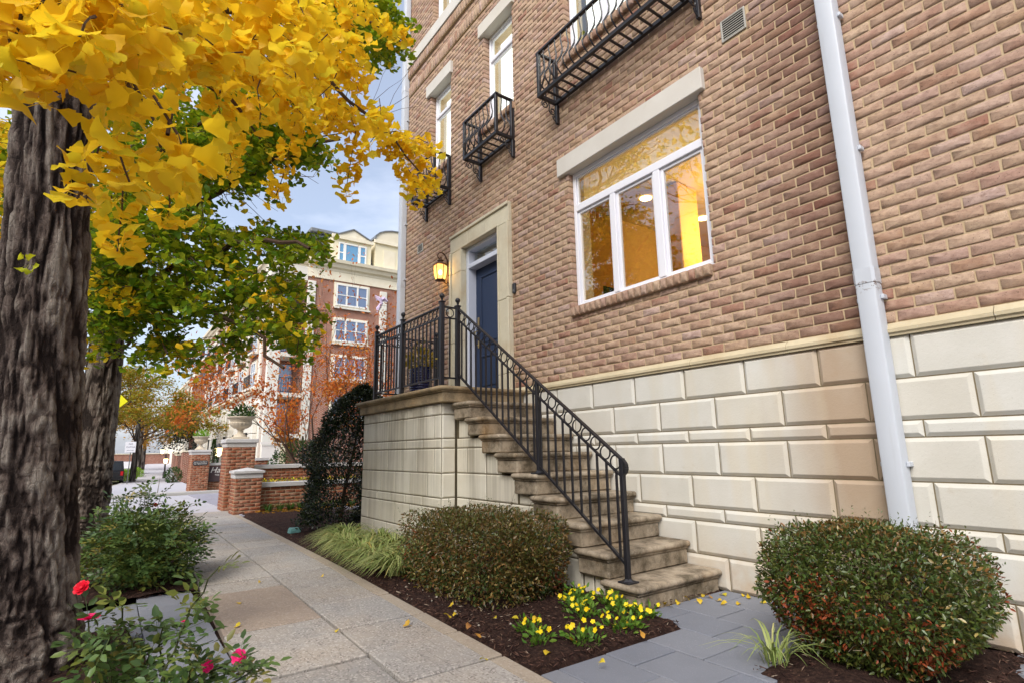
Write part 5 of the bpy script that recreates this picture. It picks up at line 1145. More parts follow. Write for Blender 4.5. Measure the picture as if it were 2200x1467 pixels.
def vehicle(name, x, y, z, L, W_, Hh, body, label, suv):
    e = empty(name, (x, y, z), label, 'car'); h0 = .32; belt = z+Hh*.58
    pr = [(x, z+h0), (x, belt), (x-.10, belt+.03), (x-(.22 if suv else .75), z+Hh), (x-L*.60, z+Hh), (x-L*.73, belt+.02), (x-L*.97, belt-.12), (x-L, z+h0+.3), (x-L, z+h0)]
    mb = MB(); n = len(pr); ins = [0, 0, .02, .12, .12, .03, .02, .02, .02]
    for s_ in (-1, 1):
        for (px_, pz), q in zip(pr, ins): mb.v.append((px_, y+s_*(W_/2-q), pz))
    mb.f = [tuple(range(n))[::-1], tuple(range(n, 2*n))]+[(i, (i+1) % n, n+(i+1) % n, n+i) for i in range(n)]; mb.m = [0]*len(mb.f)
    o = link('body', mb.mesh('body', body, fix=True), e); bv = o.modifiers.new('bevel', 'BEVEL'); bv.width = .05; bv.segments = 3; bv.limit_method = 'ANGLE'
    dx = .11 if suv else .3
    mb = MB(); mb.add([(x-dx-.012+.03, y-W_/2+.2, belt+.10), (x-dx-.012+.03, y+W_/2-.2, belt+.10), (x-(.2 if suv else .7)+.06, y+W_/2-.28, z+Hh-.12), (x-(.2 if suv else .7)+.06, y-W_/2+.28, z+Hh-.12)], [(0, 1, 2, 3)]); mb.v = [(a+.0, b, c) for a, b, c in mb.v]; mb.build('rear_window', 'car_glass', e)
    for s_ in (-1, 1):
        mb = MB(); mb.add([(x-.35 if suv else x-.8, y+s_*(W_/2-.02), belt+.04), (x-L*.68, y+s_*(W_/2-.02), belt+.04), (x-L*.60, y+s_*(W_/2-.105), z+Hh-.1), (x-.4 if suv else x-1.0, y+s_*(W_/2-.105), z+Hh-.1)], [(0, 1, 2, 3)]); mb.build('side_window', 'car_glass', e)
        mb = MB(); mb.cbox((x-.06, y+s_*(W_/2-.14)-.09, belt-.32), (x+.015, y+s_*(W_/2-.14)+.09, belt-.02), .02); mb.build('tail_light', 'tail_red', e)
        for wx in (x-L*.19, x-L*.81):
            wh = MB(); wh.tube([(wx, y+s_*(W_/2-.22), z+.34), (wx, y+s_*(W_/2+.01), z+.34)], .34, 20); w_ = link('wheel', sect(wh.mesh('wheel', 'tyre'), 40), e); wh = MB(); wh.tube([(wx, y+s_*(W_/2-.0), z+.34), (wx, y+s_*(W_/2+.02), z+.34)], .21, 16); wh.build('rim', 'rim', w_)
    mb = MB(); mb.cbox((x-.05, y-W_/2+.05, z+.34), (x+.07, y+W_/2-.05, z+.56), .04); mb.build('rear_bumper', 'car_black' if suv else body, e); mb = MB(); mb.cbox((x+.004, y-.26, belt-.42), (x+.02, y+.26, belt-.30), .004); mb.build('number_plate', 'sign_white', e)
    return e
vehicle('parked_car', -49.5, -4.0, gz(-49.5)-.13, 4.7, 1.9, 1.72, 'car_black', 'black sport utility vehicle parked at the kerb behind the trunk', True); vehicle('parked_car', -70, -2.45, gz(-70)-.13, 4.5, 1.8, 1.45, 'car_white', 'white car parked beyond the black vehicle', False)
# things bounding the end of the street
e = empty('end_wall', (-118, 0, -.1), 'low brick wall closing the far end of the pavement', 'wall'); bx(e, 'wall_panel', 'apt_brick', (-118.4, -8, -.5), (-118, 7, 1.6)); bx(e, 'coping', 'cream_trim', (-118.5, -8.1, 1.601), (-117.9, 7.1, 1.75))
# ------------------------------------------------------------------ background planting
def bush(name, c, r, n, size, mat, label, cat='shrub', group=None, shell=.6, T=T_SM, F=F_SM, core=None):
    e = empty(name, (c[0], c[1], c[2]-r[2]), label, cat, group); P, d = blob(c, r, n, shell); P += .10*np.array(r)*(np.stack([vnoise(P[:, 0]*5/max(r)+3, P[:, 1]*5/max(r)+7, 257, 21), vnoise(P[:, 1]*5/max(r)+5, P[:, 2]*5/max(r)+2, 257, 22), vnoise(P[:, 2]*5/max(r)+1, P[:, 0]*5/max(r)+8, 257, 23)], 1)-.5)*2
    d = d+RNG.normal(0, .6, d.shape); leaves('foliage', P, d, RNG.uniform(.7, 1.3, n)*size, mat, e, T, F)
    mb = MB(); mb.tube([(c[0], c[1], c[2]-r[2]-.1), (c[0], c[1], c[2])], min(r)*.12, 6)
    for _ in range(5): q = np.array(c)+np.array(r)*RNG.normal(0, .35, 3); mb.tube([(c[0], c[1], c[2]-r[2]*.6), q], min(r)*.04, 4)
    mb.build('stems', 'twig', e)
    return e
def cone(name, x, y, z, r, h, n, size, mat, label):
    e = empty(name, (x, y, z), label, 'tree'); t = RNG.random(n)**.8; rr = r*(1-t)*(.75+.25*RNG.random(n)); g = RNG.uniform(0, 6.283, n); P = np.stack([x+rr*np.cos(g), y+rr*np.sin(g), z+t*h], 1); D = np.stack([np.cos(g), np.sin(g), RNG.normal(.5, .5, n)], 1)
    leaves('foliage', P, D, RNG.uniform(.7, 1.3, n)*size, mat, e, T_SM, F_SM); mb = MB(); mb.tube([(x, y, z-.1), (x, y, z+h*.9)], [.05, .01], 6); mb.build('trunk', 'twig', e)
cone('conical_evergreen', -26.2, -.52, gz(-26), .36, 2.0, 1500, .07, 'hedge_leaf', 'dark conical evergreen beside the brown name sign'); cone('conical_evergreen', -20.6, -.35, gz(-20), .4, 1.7, 1500, .07, 'hedge_leaf', 'conical evergreen between the tall urn pillar and the white gate')
bush('clipped_hedge', (-19.2, 1.25, .62), (.8, 1.15, .95), 5200, .075, 'hedge_leaf', 'dark clipped rounded hedge behind the garden wall coping', 'hedge')
bush('street_bush', (-42.5, -.55, gz(-42.5)+.45), (.6, .5, .55), 1500, .09, 'hedge_leaf', 'small round green bush at the foot of the plaque pillar', 'bush'); bush('street_bush', (-55, -2.75, gz(-55)+.38), (1.6, .75, .5), 2200, .10, 'bright_leaf', 'bright green low bush around the street tree', 'bush')
bush('street_bush', (-63, -1.9, gz(-63)+.38), (1.4, .7, .5), 1200, .10, 'bright_leaf', 'bright green low bush farther along the kerb', 'bush')
g_ = empty('white_gate', (-22, .8, 0), 'white panelled gate between the evergreens', 'gate')
for i in range(3): bx(g_, 'gate_panel', 'white_paint', (-22.05, .5, gz(-22)+.1+i*.52), (-22, 1.15, gz(-22)+.58+i*.52))
bx(g_, 'gate_post', 'cream_paint', (-22.1, 1.16, gz(-22)), (-21.95, 1.32, gz(-22)+1.72)); bx(g_, 'gate_cap', 'white_paint', (-22.1, .45, gz(-22)+1.66), (-21.95, 1.155, gz(-22)+1.74))
# border grass at the planter wall
def blades(parent, name, c, n, h, spread, w=.006, mat='grass_blade', droop=1.0, base=.08, seg=5, lean=None):
    V = []; F = []; A = []
    for i in range(n):
        g = random.uniform(0, 6.283); r0 = base*math.sqrt(random.random()); p = np.array([c[0]+r0*math.cos(g), c[1]+r0*math.sin(g), c[2]]); dirv = np.array([math.cos(g+random.gauss(0, .5)), math.sin(g+random.gauss(0, .5)), 0])
        if lean is not None: dirv = dirv+np.array(lean); dirv /= np.linalg.norm(dirv)+1e-6
        L = h*random.uniform(.7, 1.25); sp = spread*random.uniform(.5, 1.2); sd = np.array([-dirv[1], dirv[0], 0]); b0 = len(V); rv = random.random()
        for k_ in range(seg+1):
            t = k_/seg; q = p+dirv*sp*t**1.5+np.array([0, 0, L*(1.75*t-(1.0+.35*droop)*t*t)]); ww = w*(1-.92*t**1.6)*(1 if k_ else .6)
            V += [q-sd*ww, q+sd*ww]; A += [rv, rv]
        for k_ in range(seg): a = b0+2*k_; F += [(a, a+1, a+3), (a, a+3, a+2)]
    o = link(name, npmesh(name, np.array(V), np.array(F), mat, A), parent); tag(o, kind='stuff'); return o
e = empty('border_grass', (-12.55, -1.0, -.07), 'dark grassy tuft at the foot of the planter wall', 'grass'); leaf('dark_blade', [(0, S(52, 84, 34)), (1, S(90, 124, 50))], .2)
for y in np.arange(-1.2, .6, .22): blades(e, 'grass_tuft', (-12.62+random.uniform(-.05, .05), y, -.07), 55, .22, .16, .007, 'dark_blade', .8, .06)
n = 260; P = np.stack([RNG.uniform(-12.6, -11.9, n), RNG.uniform(-1.5, 1.2, n), np.full(n, -.035)], 1); o = leaves('fallen_leaf_litter', P, np.stack([RNG.normal(0, 1, n), RNG.normal(0, 1, n), RNG.normal(0, .15, n)], 1), .06, ['autumn_gold'], None)
# ------------------------------------------------------------------ background trees
def tree(name, x, y, z, h, r, label, mats, blobs, nl, size, lev=3, L0=None, group=None, limb_from=.45, bark='bark_far', spread=.75, dirs=5, horizontal=.35):
    e = empty(name, (x, y, z), label, 'tree', group); link('trunk', trunkmesh([(x, y, z-.1), (x+.03*h*random.uniform(-1, 1)*.3, y, z+h*.5), (x, y, z+h*.72)], [r*1.25, r*.85, r*.35], 28, 30, r*.12, bark, random.randint(1, 90), 5), e)
    mb = MB(); tips = []
    for i in range(dirs):
        g = 6.283*i/dirs+random.uniform(-.3, .3); zz = z+h*(limb_from+(.72-limb_from)*(i/dirs)); grow(mb, (x, y, zz), (math.cos(g), math.sin(g), horizontal+.25*i/dirs), L0 or h*.28, r*.42, lev, tips, spread, .06, 3, (2, 3), 5, .74, .2)
    mb.build('limbs', 'twig', e); Pt = np.array([t[0] for t in tips]); Ps = []; Ds = []
    k_ = RNG.integers(0, len(Pt), nl); P = Pt[k_]+RNG.normal(0, 1, (nl, 3))*np.array(blobs); D = RNG.normal(0, 1, (nl, 3)); D[:, 2] *= .5
    mi = None
    if len(mats) > 1: mi = (vnoise(P[:, 0]*.5+40, P[:, 1]*.5+P[:, 2]*.45+40, 257, 31) > .52).astype(int)
    leaves('crown', P, D, RNG.uniform(.7, 1.3, nl)*size, mats, e, T_SM, F_SM, mi=mi); return e
GA = 'street trees along the far pavement'
tree('street_tree', -52, -2.45, gz(-52), 8.2, .18, 'olive and orange street tree behind the white sign', ['locust', 'locust', 'autumn_gold'][:2]+[], (.5, .5, .22), 17000, .20, 3, 2.7, GA, .32)
tree('street_tree', -66, -1.7, gz(-66), 8.2, .2, 'second olive and orange street tree farther along the kerb', ['locust', 'autumn_gold'], (.55, .55, .25), 6000, .22, 3, 2.5, GA, .34)
tree('street_tree', -84, -.6, gz(-84), 8.5, .2, 'farthest orange street tree before the road end', ['autumn_gold', 'locust'], (.6, .6, .3), 4000, .26, 3, 2.6, GA, .34)
tree('dark_evergreen_tree', -72, 3.6, gz(-72), 6.2, .25, 'dense dark evergreen rising behind the street wall', ['dark_green'], (.7, .7, .5), 6500, .26, 3, 1.7, None, .1, horizontal=.5)
for i, (x, y, m) in enumerate(((-60, -14.8, ['autumn', 'locust']), (-40, -16.2, ['autumn_gold', 'autumn']), (-22, -16.5, ['locust', 'autumn_gold']), (-8, -16.4, ['locust', 'ginkgo_green']), (-.5, -16.0, ['ginkgo_gold', 'locust']), (7, -16.2, ['autumn_gold', 'locust']), (-15, -16.3, ['autumn_gold', 'locust']), (-85, -12.5, ['autumn', 'autumn_gold']))):
    tree('opposite_tree', x, y, -.05, 9.5, .22, ['orange tree across the road left of the second trunk', 'golden tree across the road', 'olive tree across the road', 'green tree across the road facing the front door', 'gold tree across the road facing the large window', 'gold and olive tree across the road beyond the camera', 'gold tree across the road opposite the landing', 'orange tree far off across the road'][i], m, (.6, .6, .4), 2600, .30, 3, 2.7, 'trees across the road', .3)
# crape myrtle: many stems, fine twigs, sparse orange leaves
cm = empty('crape_myrtle', (-17, 1.3, gz(-17)), 'half bare multi-stemmed crape myrtle with orange leaves behind the garden wall', 'tree'); mb = MB(); tips = []
for i in range(9):
    g = 6.283*i/9+random.uniform(-.25, .25); b = (-17+.12*math.cos(g), 1.3+.12*math.sin(g), gz(-17)); grow(mb, b, (math.cos(g)*.85, math.sin(g)*.85, 1.0), random.uniform(2.0, 2.6), .040, 4, tips, .50, .12, 4, (2, 3), 5, .74, .18)
mb.build('branches', 'twig', cm); Pt = np.array([t[0] for t in tips]); Dt = np.array([t[1] for t in tips])
w = np.exp(-((Pt[:, 2]-1.9)/1.3)**2)*.9+.05; kk = RNG.choice(len(Pt), 9000, p=w/w.sum()); P = Pt[kk]+RNG.normal(0, .17, (9000, 3)); D = RNG.normal(0, 1, (9000, 3)); D[:, 2] -= .5
leaves('leaves', P, D, RNG.uniform(.08, .135, 9000), ['autumn', 'autumn_gold'], cm, mi=((P[:, 2]+RNG.normal(0, .5, 9000)) < 1.6).astype(int))
hi = Pt[:, 2] > 4.2; kk = RNG.choice(np.where(hi)[0], 900) if hi.sum() else np.zeros(0, int); P = Pt[kk]+RNG.normal(0, .07, (len(kk), 3)); leaves('seed_heads', P, RNG.normal(0, 1, (len(kk), 3)), RNG.uniform(.02, .04, len(kk)), ['twig'], cm, T_SM, F_SM)
bag = empty('plastic_bag', (-16, 2.45, 5.7), 'torn pale lilac plastic bag caught in the bare branches', 'bag'); V = []; 
mb = MB(); mb.tube([(-16, 2.3, 5.95), (-16.02, 2.42, 5.86), (-15.97, 2.5, 5.72), (-16.03, 2.42, 5.55), (-16, 2.38, 5.42)], [.02, .09, .05, .07, .015], 7); mb.tube([(-16, 2.45, 5.8), (-16.05, 2.6, 5.9), (-15.98, 2.72, 5.82)], [.04, .09, .02], 6); mb.build('bag', 'plastic_bag', bag)
# ------------------------------------------------------------------ clipped box shrubs, holly, grasses, flowers
def superdir(n, e=.42):
    d = RNG.normal(0, 1, (n, 3)); d /= np.linalg.norm(d, axis=1, keepdims=True); p_ = 2+e*5; return d/((np.abs(d)**p_).sum(1)**(1/p_))[:, None], d
def lump(P, f, seed): return vnoise(P[:, 0]*f+60, P[:, 1]*f+60, 257, seed)*.5+vnoise(P[:, 1]*f+30, P[:, 2]*f+90, 257, seed+1)*.5
def boxshrub(c, r, n, size, label, flare=0., seed=3, red=.5, e=.42, stems=9, redzone=None):
    ee = empty('box_shrub', (c[0], c[1], 0), label, 'shrub', 'box shrubs by the stair'); q, d = superdir(n, e); t = (1-.42*RNG.random(n)**1.7)[:, None]; P = q*t
    w = 1-flare*np.clip(-P[:, 2], 0, 1)**1.3; P[:, :2] *= w[:, None]; P = P*np.array(r)+np.array(c); lm = lump(P, 3.6, seed); P += d*((lm-.5)*.20*min(r)*2+(lump(P, 9, seed+3)-.5)*.10*min(r)*2)[:, None]; P += RNG.normal(0, .007, P.shape)
    keep = P[:, 2] > .02; P, d = P[keep], d[keep]; n = len(P); D = .45*d+RNG.normal(0, .6, d.shape); D[:, 2] += .12; lm2 = lump(P, 5.5, seed+5)
    low = (c[2]+r[2]-P[:, 2])/(2*r[2]); pr = np.clip((lm2-.46)*3.2, 0, 1)*np.clip(low*1.5-.15, .04, 1)*red
    mi = (RNG.random(n) < pr).astype(int); rnd = np.clip(.15+.6*(lump(P, 7, seed+9)-.35)+RNG.normal(0, .17, n)+.2*low, 0, .999)
    leaves('foliage', P, D, RNG.uniform(.75, 1.25, n)*size, ['box_leaf', 'box_red'], ee, mi=mi, rnd=rnd)
    mb = MB(); tips = []
    for i in range(stems):
        g = 6.283*i/stems+random.uniform(-.3, .3); grow(mb, (c[0]+.06*math.cos(g), c[1]+.06*math.sin(g), .0), (math.cos(g)*r[0], math.sin(g)*r[1], .55), max(r)*.55, .011, 2, tips, .6, .05, 3, (2, 3), 5, .7, .25)
    mb.build('stems', 'twig', ee)
    mb = MB()
    for _ in range(int(n*.004)):
        i = random.randrange(n); p = P[i]; dd = D[i]/np.linalg.norm(D[i]); mb.tube([p-dd*.05, p+dd*.02+RNG.normal(0, .012, 3), p+dd*.045], [.0022, .0018, .001], 3, False)
    tag(mb.build('bare_twigs', 'twig_pale', ee), kind='stuff')
    # young shoots sticking out of the clipped top
    k_ = np.where(d[:, 2] > .25)[0]; kk = RNG.choice(k_, 170); PP = []; DD = []
    for i in kk:
        for j in range(5): PP.append(P[i]+np.array([0, 0, .012*j])+RNG.normal(0, .003, 3)+d[i]*.01*j); DD.append(RNG.normal(0, 1, 3)+np.array([0, 0, .7]))
    leaves('shoots', np.array(PP), np.array(DD), .016, ['box_leaf'], ee, rnd=np.full(len(PP), .2)+RNG.normal(0, .1, len(PP)).clip(-.2, .2)); return ee
boxshrub((-4.02, -1.42, .285), (.74, .46, .32), 34000, .029, 'low clipped box shrub in front of the stair wall beside the grass', .06, 3, .35, .95)
boxshrub((-1.40, -.70, .33), (.49, .45, .325), 32000, .027, 'rounded clipped box shrub with rusty patches below the downspout', .42, 13, .6, .42, 14)
# holly by the landing corner
hl = empty('holly_shrub', (-8.45, -1.15, -.02), 'tall dark glossy holly against the landing wall', 'shrub'); n = 30000; t = RNG.random(n)**.9; g = RNG.uniform(0, 6.283, n)
rad_ = np.interp(t, [0, .1, .45, .75, .9, 1], [.45, .56, .68, .45, .27, .06])*(.6+.4*RNG.random(n)**.5)*(1+.6*(vnoise(g*1.9+3, t*6+2, 257, 41)-.5)); cx_ = -8.45+.05*t; cy_ = -1.2+.38*t
P = np.stack([cx_+rad_*np.cos(g), cy_+rad_*np.sin(g), .08+t*2.05], 1); P += RNG.normal(0, .025, P.shape); gap = vnoise(g*2.4+9, t*9+4, 257, 43) > .2; P, g2, t2 = P[gap], g[gap], t[gap]; n = len(P)
D = np.stack([np.cos(g2), np.sin(g2), RNG.normal(.3, .6, n)], 1)+RNG.normal(0, .5, (n, 3)); leaves('foliage', P, D, RNG.uniform(.034, .055, n), ['holly_leaf'], hl)
mb = MB(); tips = []; mb.tube([(-8.45, -1.12, -.05), (-8.42, -1.08, .5), (-8.4, -.95, 1.2), (-8.4, -.84, 1.9)], [.035, .028, .02, .008], 7)
for i in range(10): g = 6.283*i/10; grow(mb, (-8.44, -1.1+.02*i, .25+.12*i), (math.cos(g), math.sin(g), .5), .3, .012, 1, tips, .6, .1, 3)
mb.build('stems', 'twig', hl)
mb = MB(); mb.cbox((-8.62, -1.82, -.02), (-8.46, -1.66, .06), .02, .01); o = mb.build('irrigation_cap', 'stone_pebble'); plain('teal_plastic', S(110, 160, 156), .6, .3); o.data.materials[0] = M['teal_plastic']; tag(o, 'pale teal irrigation box in the mulch at foot of the holly', 'box')
# liriope tussocks along the walk
LG = 'liriope tussocks along the walk'; LL = ['touching the holly foliage', 'at the walk edge, first after the holly', 'at the walk edge, second after the holly', 'against the landing wall nearest the holly', 'at the walk edge, third after the holly', 'against the middle of the landing wall', 'at the walk edge, second before the box shrub', 'touching the end of the box shrub', 'at the landing wall corner by the stair', 'at the walk edge before the box shrub']
for i, (x, y) in enumerate(((-7.05, -1.50), (-6.65, -1.70), (-6.2, -1.78), (-6.3, -1.40), (-5.75, -1.80), (-5.75, -1.45), (-5.3, -1.82), (-5.0, -1.62), (-5.25, -1.40), (-4.85, -1.80))):
    e = empty('liriope_tussock', (x, y, 0), 'pale green arching liriope grass tussock '+LL[i], 'grass', LG); blades(e, 'blades', (x, y, .0), 210, .34, .38, .0092, 'grass_blade', 1.15, .09, 6, (0, -.35, 0))
e = empty('liriope_tussock', (-1.72, -1.12, 0), 'small striped liriope tussock at the foot of the rounded box shrub', 'grass'); blades(e, 'blades', (-1.70, -1.14, 0), 46, .24, .26, .006, 'grass_blade', 1.0, .06)
# pansies
def petals(c, nrm, r, mat, parent, name, npet=5, cup=.15, layers=1):
    nrm = np.array(nrm, float)/np.linalg.norm(nrm); a = np.cross(nrm, [0.3, .9, .2]); a /= np.linalg.norm(a); b = np.cross(nrm, a); V = []; F = []
    for l in range(layers):
        rr = r*(1-.24*l); cu = cup+.38*l
        for i in range(npet):
            g = 6.283*(i+.5*(l % 2))/npet; d = math.cos(g)*a+math.sin(g)*b; s_ = np.cross(nrm, d); k_ = len(V); w = rr*.72
            V += [np.array(c)+nrm*.002*l, np.array(c)+d*rr*.5-s_*w*.72+nrm*rr*cu*.6, np.array(c)+d*rr-s_*w*.42+nrm*rr*cu, np.array(c)+d*rr*1.05+nrm*rr*(cu-.06), np.array(c)+d*rr+s_*w*.42+nrm*rr*cu, np.array(c)+d*rr*.5+s_*w*.72+nrm*rr*cu*.6, np.array(c)+d*rr*.6+nrm*rr*(cu*.4)]
            F += [(k_+6, k_, k_+1), (k_+6, k_+1, k_+2), (k_+6, k_+2, k_+3), (k_+6, k_+3, k_+4), (k_+6, k_+4, k_+5), (k_+6, k_+5, k_)]
    return link(name, npmesh(name, np.array(V), np.array(F), mat, np.full(len(V), random.random())), parent)
PG = 'yellow pansies in the mulch bed'; PL = ['with few flowers nearest the concrete walk', 'with few flowers beside the walk, next to the patio side', 'at the walk side of the patio edge', 'touching the side of the box shrub', 'in the middle by the patio edge', 'at the bed corner below the bottom step', 'in the centre of the group', 'right against the bottom step side', 'between the box shrub and the stair wall', 'between the bottom step and the centre plants']
for i, (x, y, r, nf) in enumerate(((-2.84, -1.86, .085, 3), (-2.66, -1.93, .09, 3), (-2.50, -1.72, .12, 6), (-3.05, -1.28, .13, 6), (-2.55, -1.36, .15, 7), (-2.60, -1.10, .10, 5), (-2.86, -1.40, .11, 6), (-2.95, -1.05, .13, 6), (-3.22, -1.12, .12, 5), (-2.78, -1.16, .10, 4))):
    e = empty('pansy_plant', (x, y, .02), 'low yellow pansy plant '+PL[i], 'flower', PG); n = int(900*r); P, d = blob((x, y, .05), (r, r, .065), n, .15); P[:, 2] = np.maximum(P[:, 2], .025); d[:, 2] = np.abs(d[:, 2])+.4; leaves('leaves', P, d+RNG.normal(0, .35, d.shape), RNG.uniform(.025, .048, n), ['pansy_leaf'], e)
    for j in range(int(nf*1.5)):
        g = random.uniform(0, 6.283); q = r*math.sqrt(random.random())*.95; p = (x+q*math.cos(g), y+q*math.sin(g), .085+random.uniform(0, .03)); petals(p, (random.gauss(.25, .4), random.gauss(-.55, .4), .6), random.uniform(.012, .0165), 'pansy_flower', e, 'flower')
# roses
def comp():
    V = []; F = []
    for (px_, s_, g, sz) in ((1.0, 0, 0, .55), (.62, .05, 1.0, .48), (.62, -.05, -1.0, .48), (.28, .05, 1.1, .40), (.28, -.05, -1.1, .40)):
        c, si = math.cos(g), math.sin(g); k_ = len(V); L = T_LEAF*sz
        for v in L: V.append((px_+c*v[0]-si*v[1]*1.25, s_+si*v[0]+c*v[1]*1.25, v[2]-.10*px_*px_))
        F += [tuple(k_+i for i in f) for f in F_LEAF]
    k_ = len(V); V += [(0, -.012, 0), (0, .012, 0), (1.0, .008, -.1), (1.0, -.008, -.1)]; F += [(k_, k_+1, k_+2), (k_, k_+2, k_+3)]; return np.array(V), np.array(F)
T_ROSE, F_ROSE = comp()
def rosebush(name, base, canes, blooms, label, lsize, dens, fill=0, fc=None, fr=None, group=None):
    e = empty(name, base, label, 'rose bush', group); PP = []; DD = []
    for c in canes:
        mb = MB(); c = [np.array(p, float) for p in c]; fine = []
        for a, b in zip(c, c[1:]):
            m = max(2, int(np.linalg.norm(b-a)/.05))
            for k_ in range(m): fine.append(a+(b-a)*k_/m+RNG.normal(0, .006, 3))
        fine.append(c[-1]); nn = len(fine); mb.tube(fine, [.006*(1-.6*i/nn) for i in range(nn)], 5, False); link('cane', mb.mesh('cane', 'cane', True), e)
        for i in range(max(1, nn//6), nn):
            for _ in range(dens):
                d = RNG.normal(0, 1, 3); d[2] = d[2]*.35+.15; PP.append(fine[i]); DD.append(d)
    if fill:
        P, d = blob(fc, fr, fill, .25); d = d+RNG.normal(0, .6, d.shape); d[:, 2] = d[:, 2]*.4; PP += list(P); DD += list(d)
    nl = len(PP); leaves('leaves', np.array(PP), np.array(DD), RNG.uniform(.7, 1.25, nl)*lsize, ['rose_leaf'], e, T_ROSE, F_ROSE, rollsd=.5)
    for (p, nrm, r, m) in blooms:
        petals(p, nrm, r, m, e, 'rose', 6, .25, 4)
    return e
D0 = 2.05
A3 = lambda lst, d=D0: [at(px_, py_, d+random.uniform(-.12, .12)) for px_, py_ in lst]
base = at(330, 1700, 2.05); base = (base[0], base[1], 0.0)
canes = [A3(l) for l in ([(330, 1640), (362, 1440), (400, 1330), (432, 1270), (472, 1216)], [(330, 1640), (300, 1430), (272, 1350), (262, 1300)], [(300, 1640), (240, 1440), (205, 1380), (190, 1332)], [(350, 1640), (420, 1465), (480, 1430), (514, 1412)], [(340, 1640), (392, 1470), (447, 1436)], [(330, 1640), (352, 1450), (342, 1390), (350, 1345)], [(280, 1640), (215, 1450), (188, 1425)], [(360, 1640), (470, 1480), (530, 1448), (548, 1430)], [(310, 1640), (255, 1470), (225, 1400), (235, 1370)], [(360, 1640), (400, 1500), (410, 1420), (385, 1375)], [(300, 1640), (290, 1480), (320, 1410), (300, 1390)])]
rosebush('rose_bush', base, canes, [(at(514, 1410, 2.02), -FW+np.array([0, 0, .5]), .027, 'rose_pink'), (at(446, 1430, 2.05), -FW+np.array([.4, 0, .7]), .022, 'rose_pink'), (at(192, 1330, 2.0), (0, 0, 1), .034, 'rose_pink'), (at(176, 1262, 2.05), -FW+np.array([0, 0, .9]), .027, 'rose_red'), (at(395, 1335, 2.1), (0, 0, 1), .010, 'rose_pink')], 'sparse foreground rose bush with magenta blooms growing beside the large trunk', .088, 3)
c2 = np.array([-6.15, -3.68, 0.]); canes = []
for i in range(26):
    g = random.uniform(0, 6.283); r_ = random.uniform(.2, .75); h = random.uniform(.4, .82)*(1.1-.35*r_); canes.append([c2+np.array([.1*math.cos(g), .1*math.sin(g), 0]), c2+np.array([r_*.4*math.cos(g), r_*.4*math.sin(g), h*.6]), c2+np.array([r_*math.cos(g), r_*.8*math.sin(g), h])])
for l in ([(330, 1230), (335, 1130), (345, 1060)], [(300, 1230), (270, 1130), (255, 1075)], [(360, 1240), (385, 1140), (395, 1080)], [(370, 1250), (420, 1180), (440, 1150)]): canes.append(A3(l, 5.3))
rosebush('rose_bush', tuple(c2), canes, [(at(237, 1163, 5.0), -FW+np.array([0, 0, .5]), .035, 'rose_red'), (at(335, 1083, 5.2), -FW, .02, 'rose_red')], 'dense dark rose bush with few red blooms at the foot of the second trunk', .095, 2, 1300, c2+np.array([0, 0, .30]), (.70, .48, .30))
# planting in the navy pot
leaf('pot_leaf', [(0, S(150, 130, 40)), (.5, S(180, 146, 50)), (1, S(110, 120, 50))], .3); P, d = blob((-6.72, -.68, LZ+.52), (.19, .19, .16), 170, .2); d[:, 2] += .3; leaves('planting', P, d, RNG.uniform(.06, .11, 170), ['pot_leaf'], pot)
mb = MB(); 
for q in ((.05, .02, .82), (-.06, .04, .75), (.0, -.05, .7)): mb.tube([(-6.72, -.68, LZ+.39), (-6.72+q[0], -.68+q[1], LZ+q[2])], .004, 4); 
mb.build('pot_stems', 'cane', pot); P = np.array([(-6.67, -.66, LZ+.80), (-6.66, -.65, LZ+.74), (-6.78, -.64, LZ+.73), (-6.72, -.73, LZ+.68), (-6.68, -.67, LZ+.68), (-6.77, -.65, LZ+.66)]*2)+RNG.normal(0, .03, (12, 3)); leaves('upper_leaves', P, RNG.normal(0, 1, (12, 3)), .08, ['pot_leaf'], pot)
# pebbles at the edge of the bed
n = 22; P = np.stack([RNG.uniform(-4.6, -2.8, n), np.array([yR(-3.5)]*n)+RNG.uniform(.03, .30, n), RNG.uniform(.02, .035, n)], 1); TP = np.array([(-.5, 0, 0), (.5, 0, 0), (0, .45, 0), (0, -.45, 0), (0, 0, .35), (0, 0, -.3)]); FP = np.array([(0, 3, 4), (3, 1, 4), (1, 2, 4), (2, 0, 4), (3, 0, 5), (1, 3, 5), (2, 1, 5), (0, 2, 5)])
V, F = scatter(TP, FP, rotmats(RNG.uniform(0, 6, n), RNG.normal(0, .3, n), RNG.normal(0, .3, n)), RNG.uniform(.012, .03, n), P); o = link('pebbles', npmesh('pebbles', V, F, 'stone_pebble', None, True)); tag(o, kind='stuff')
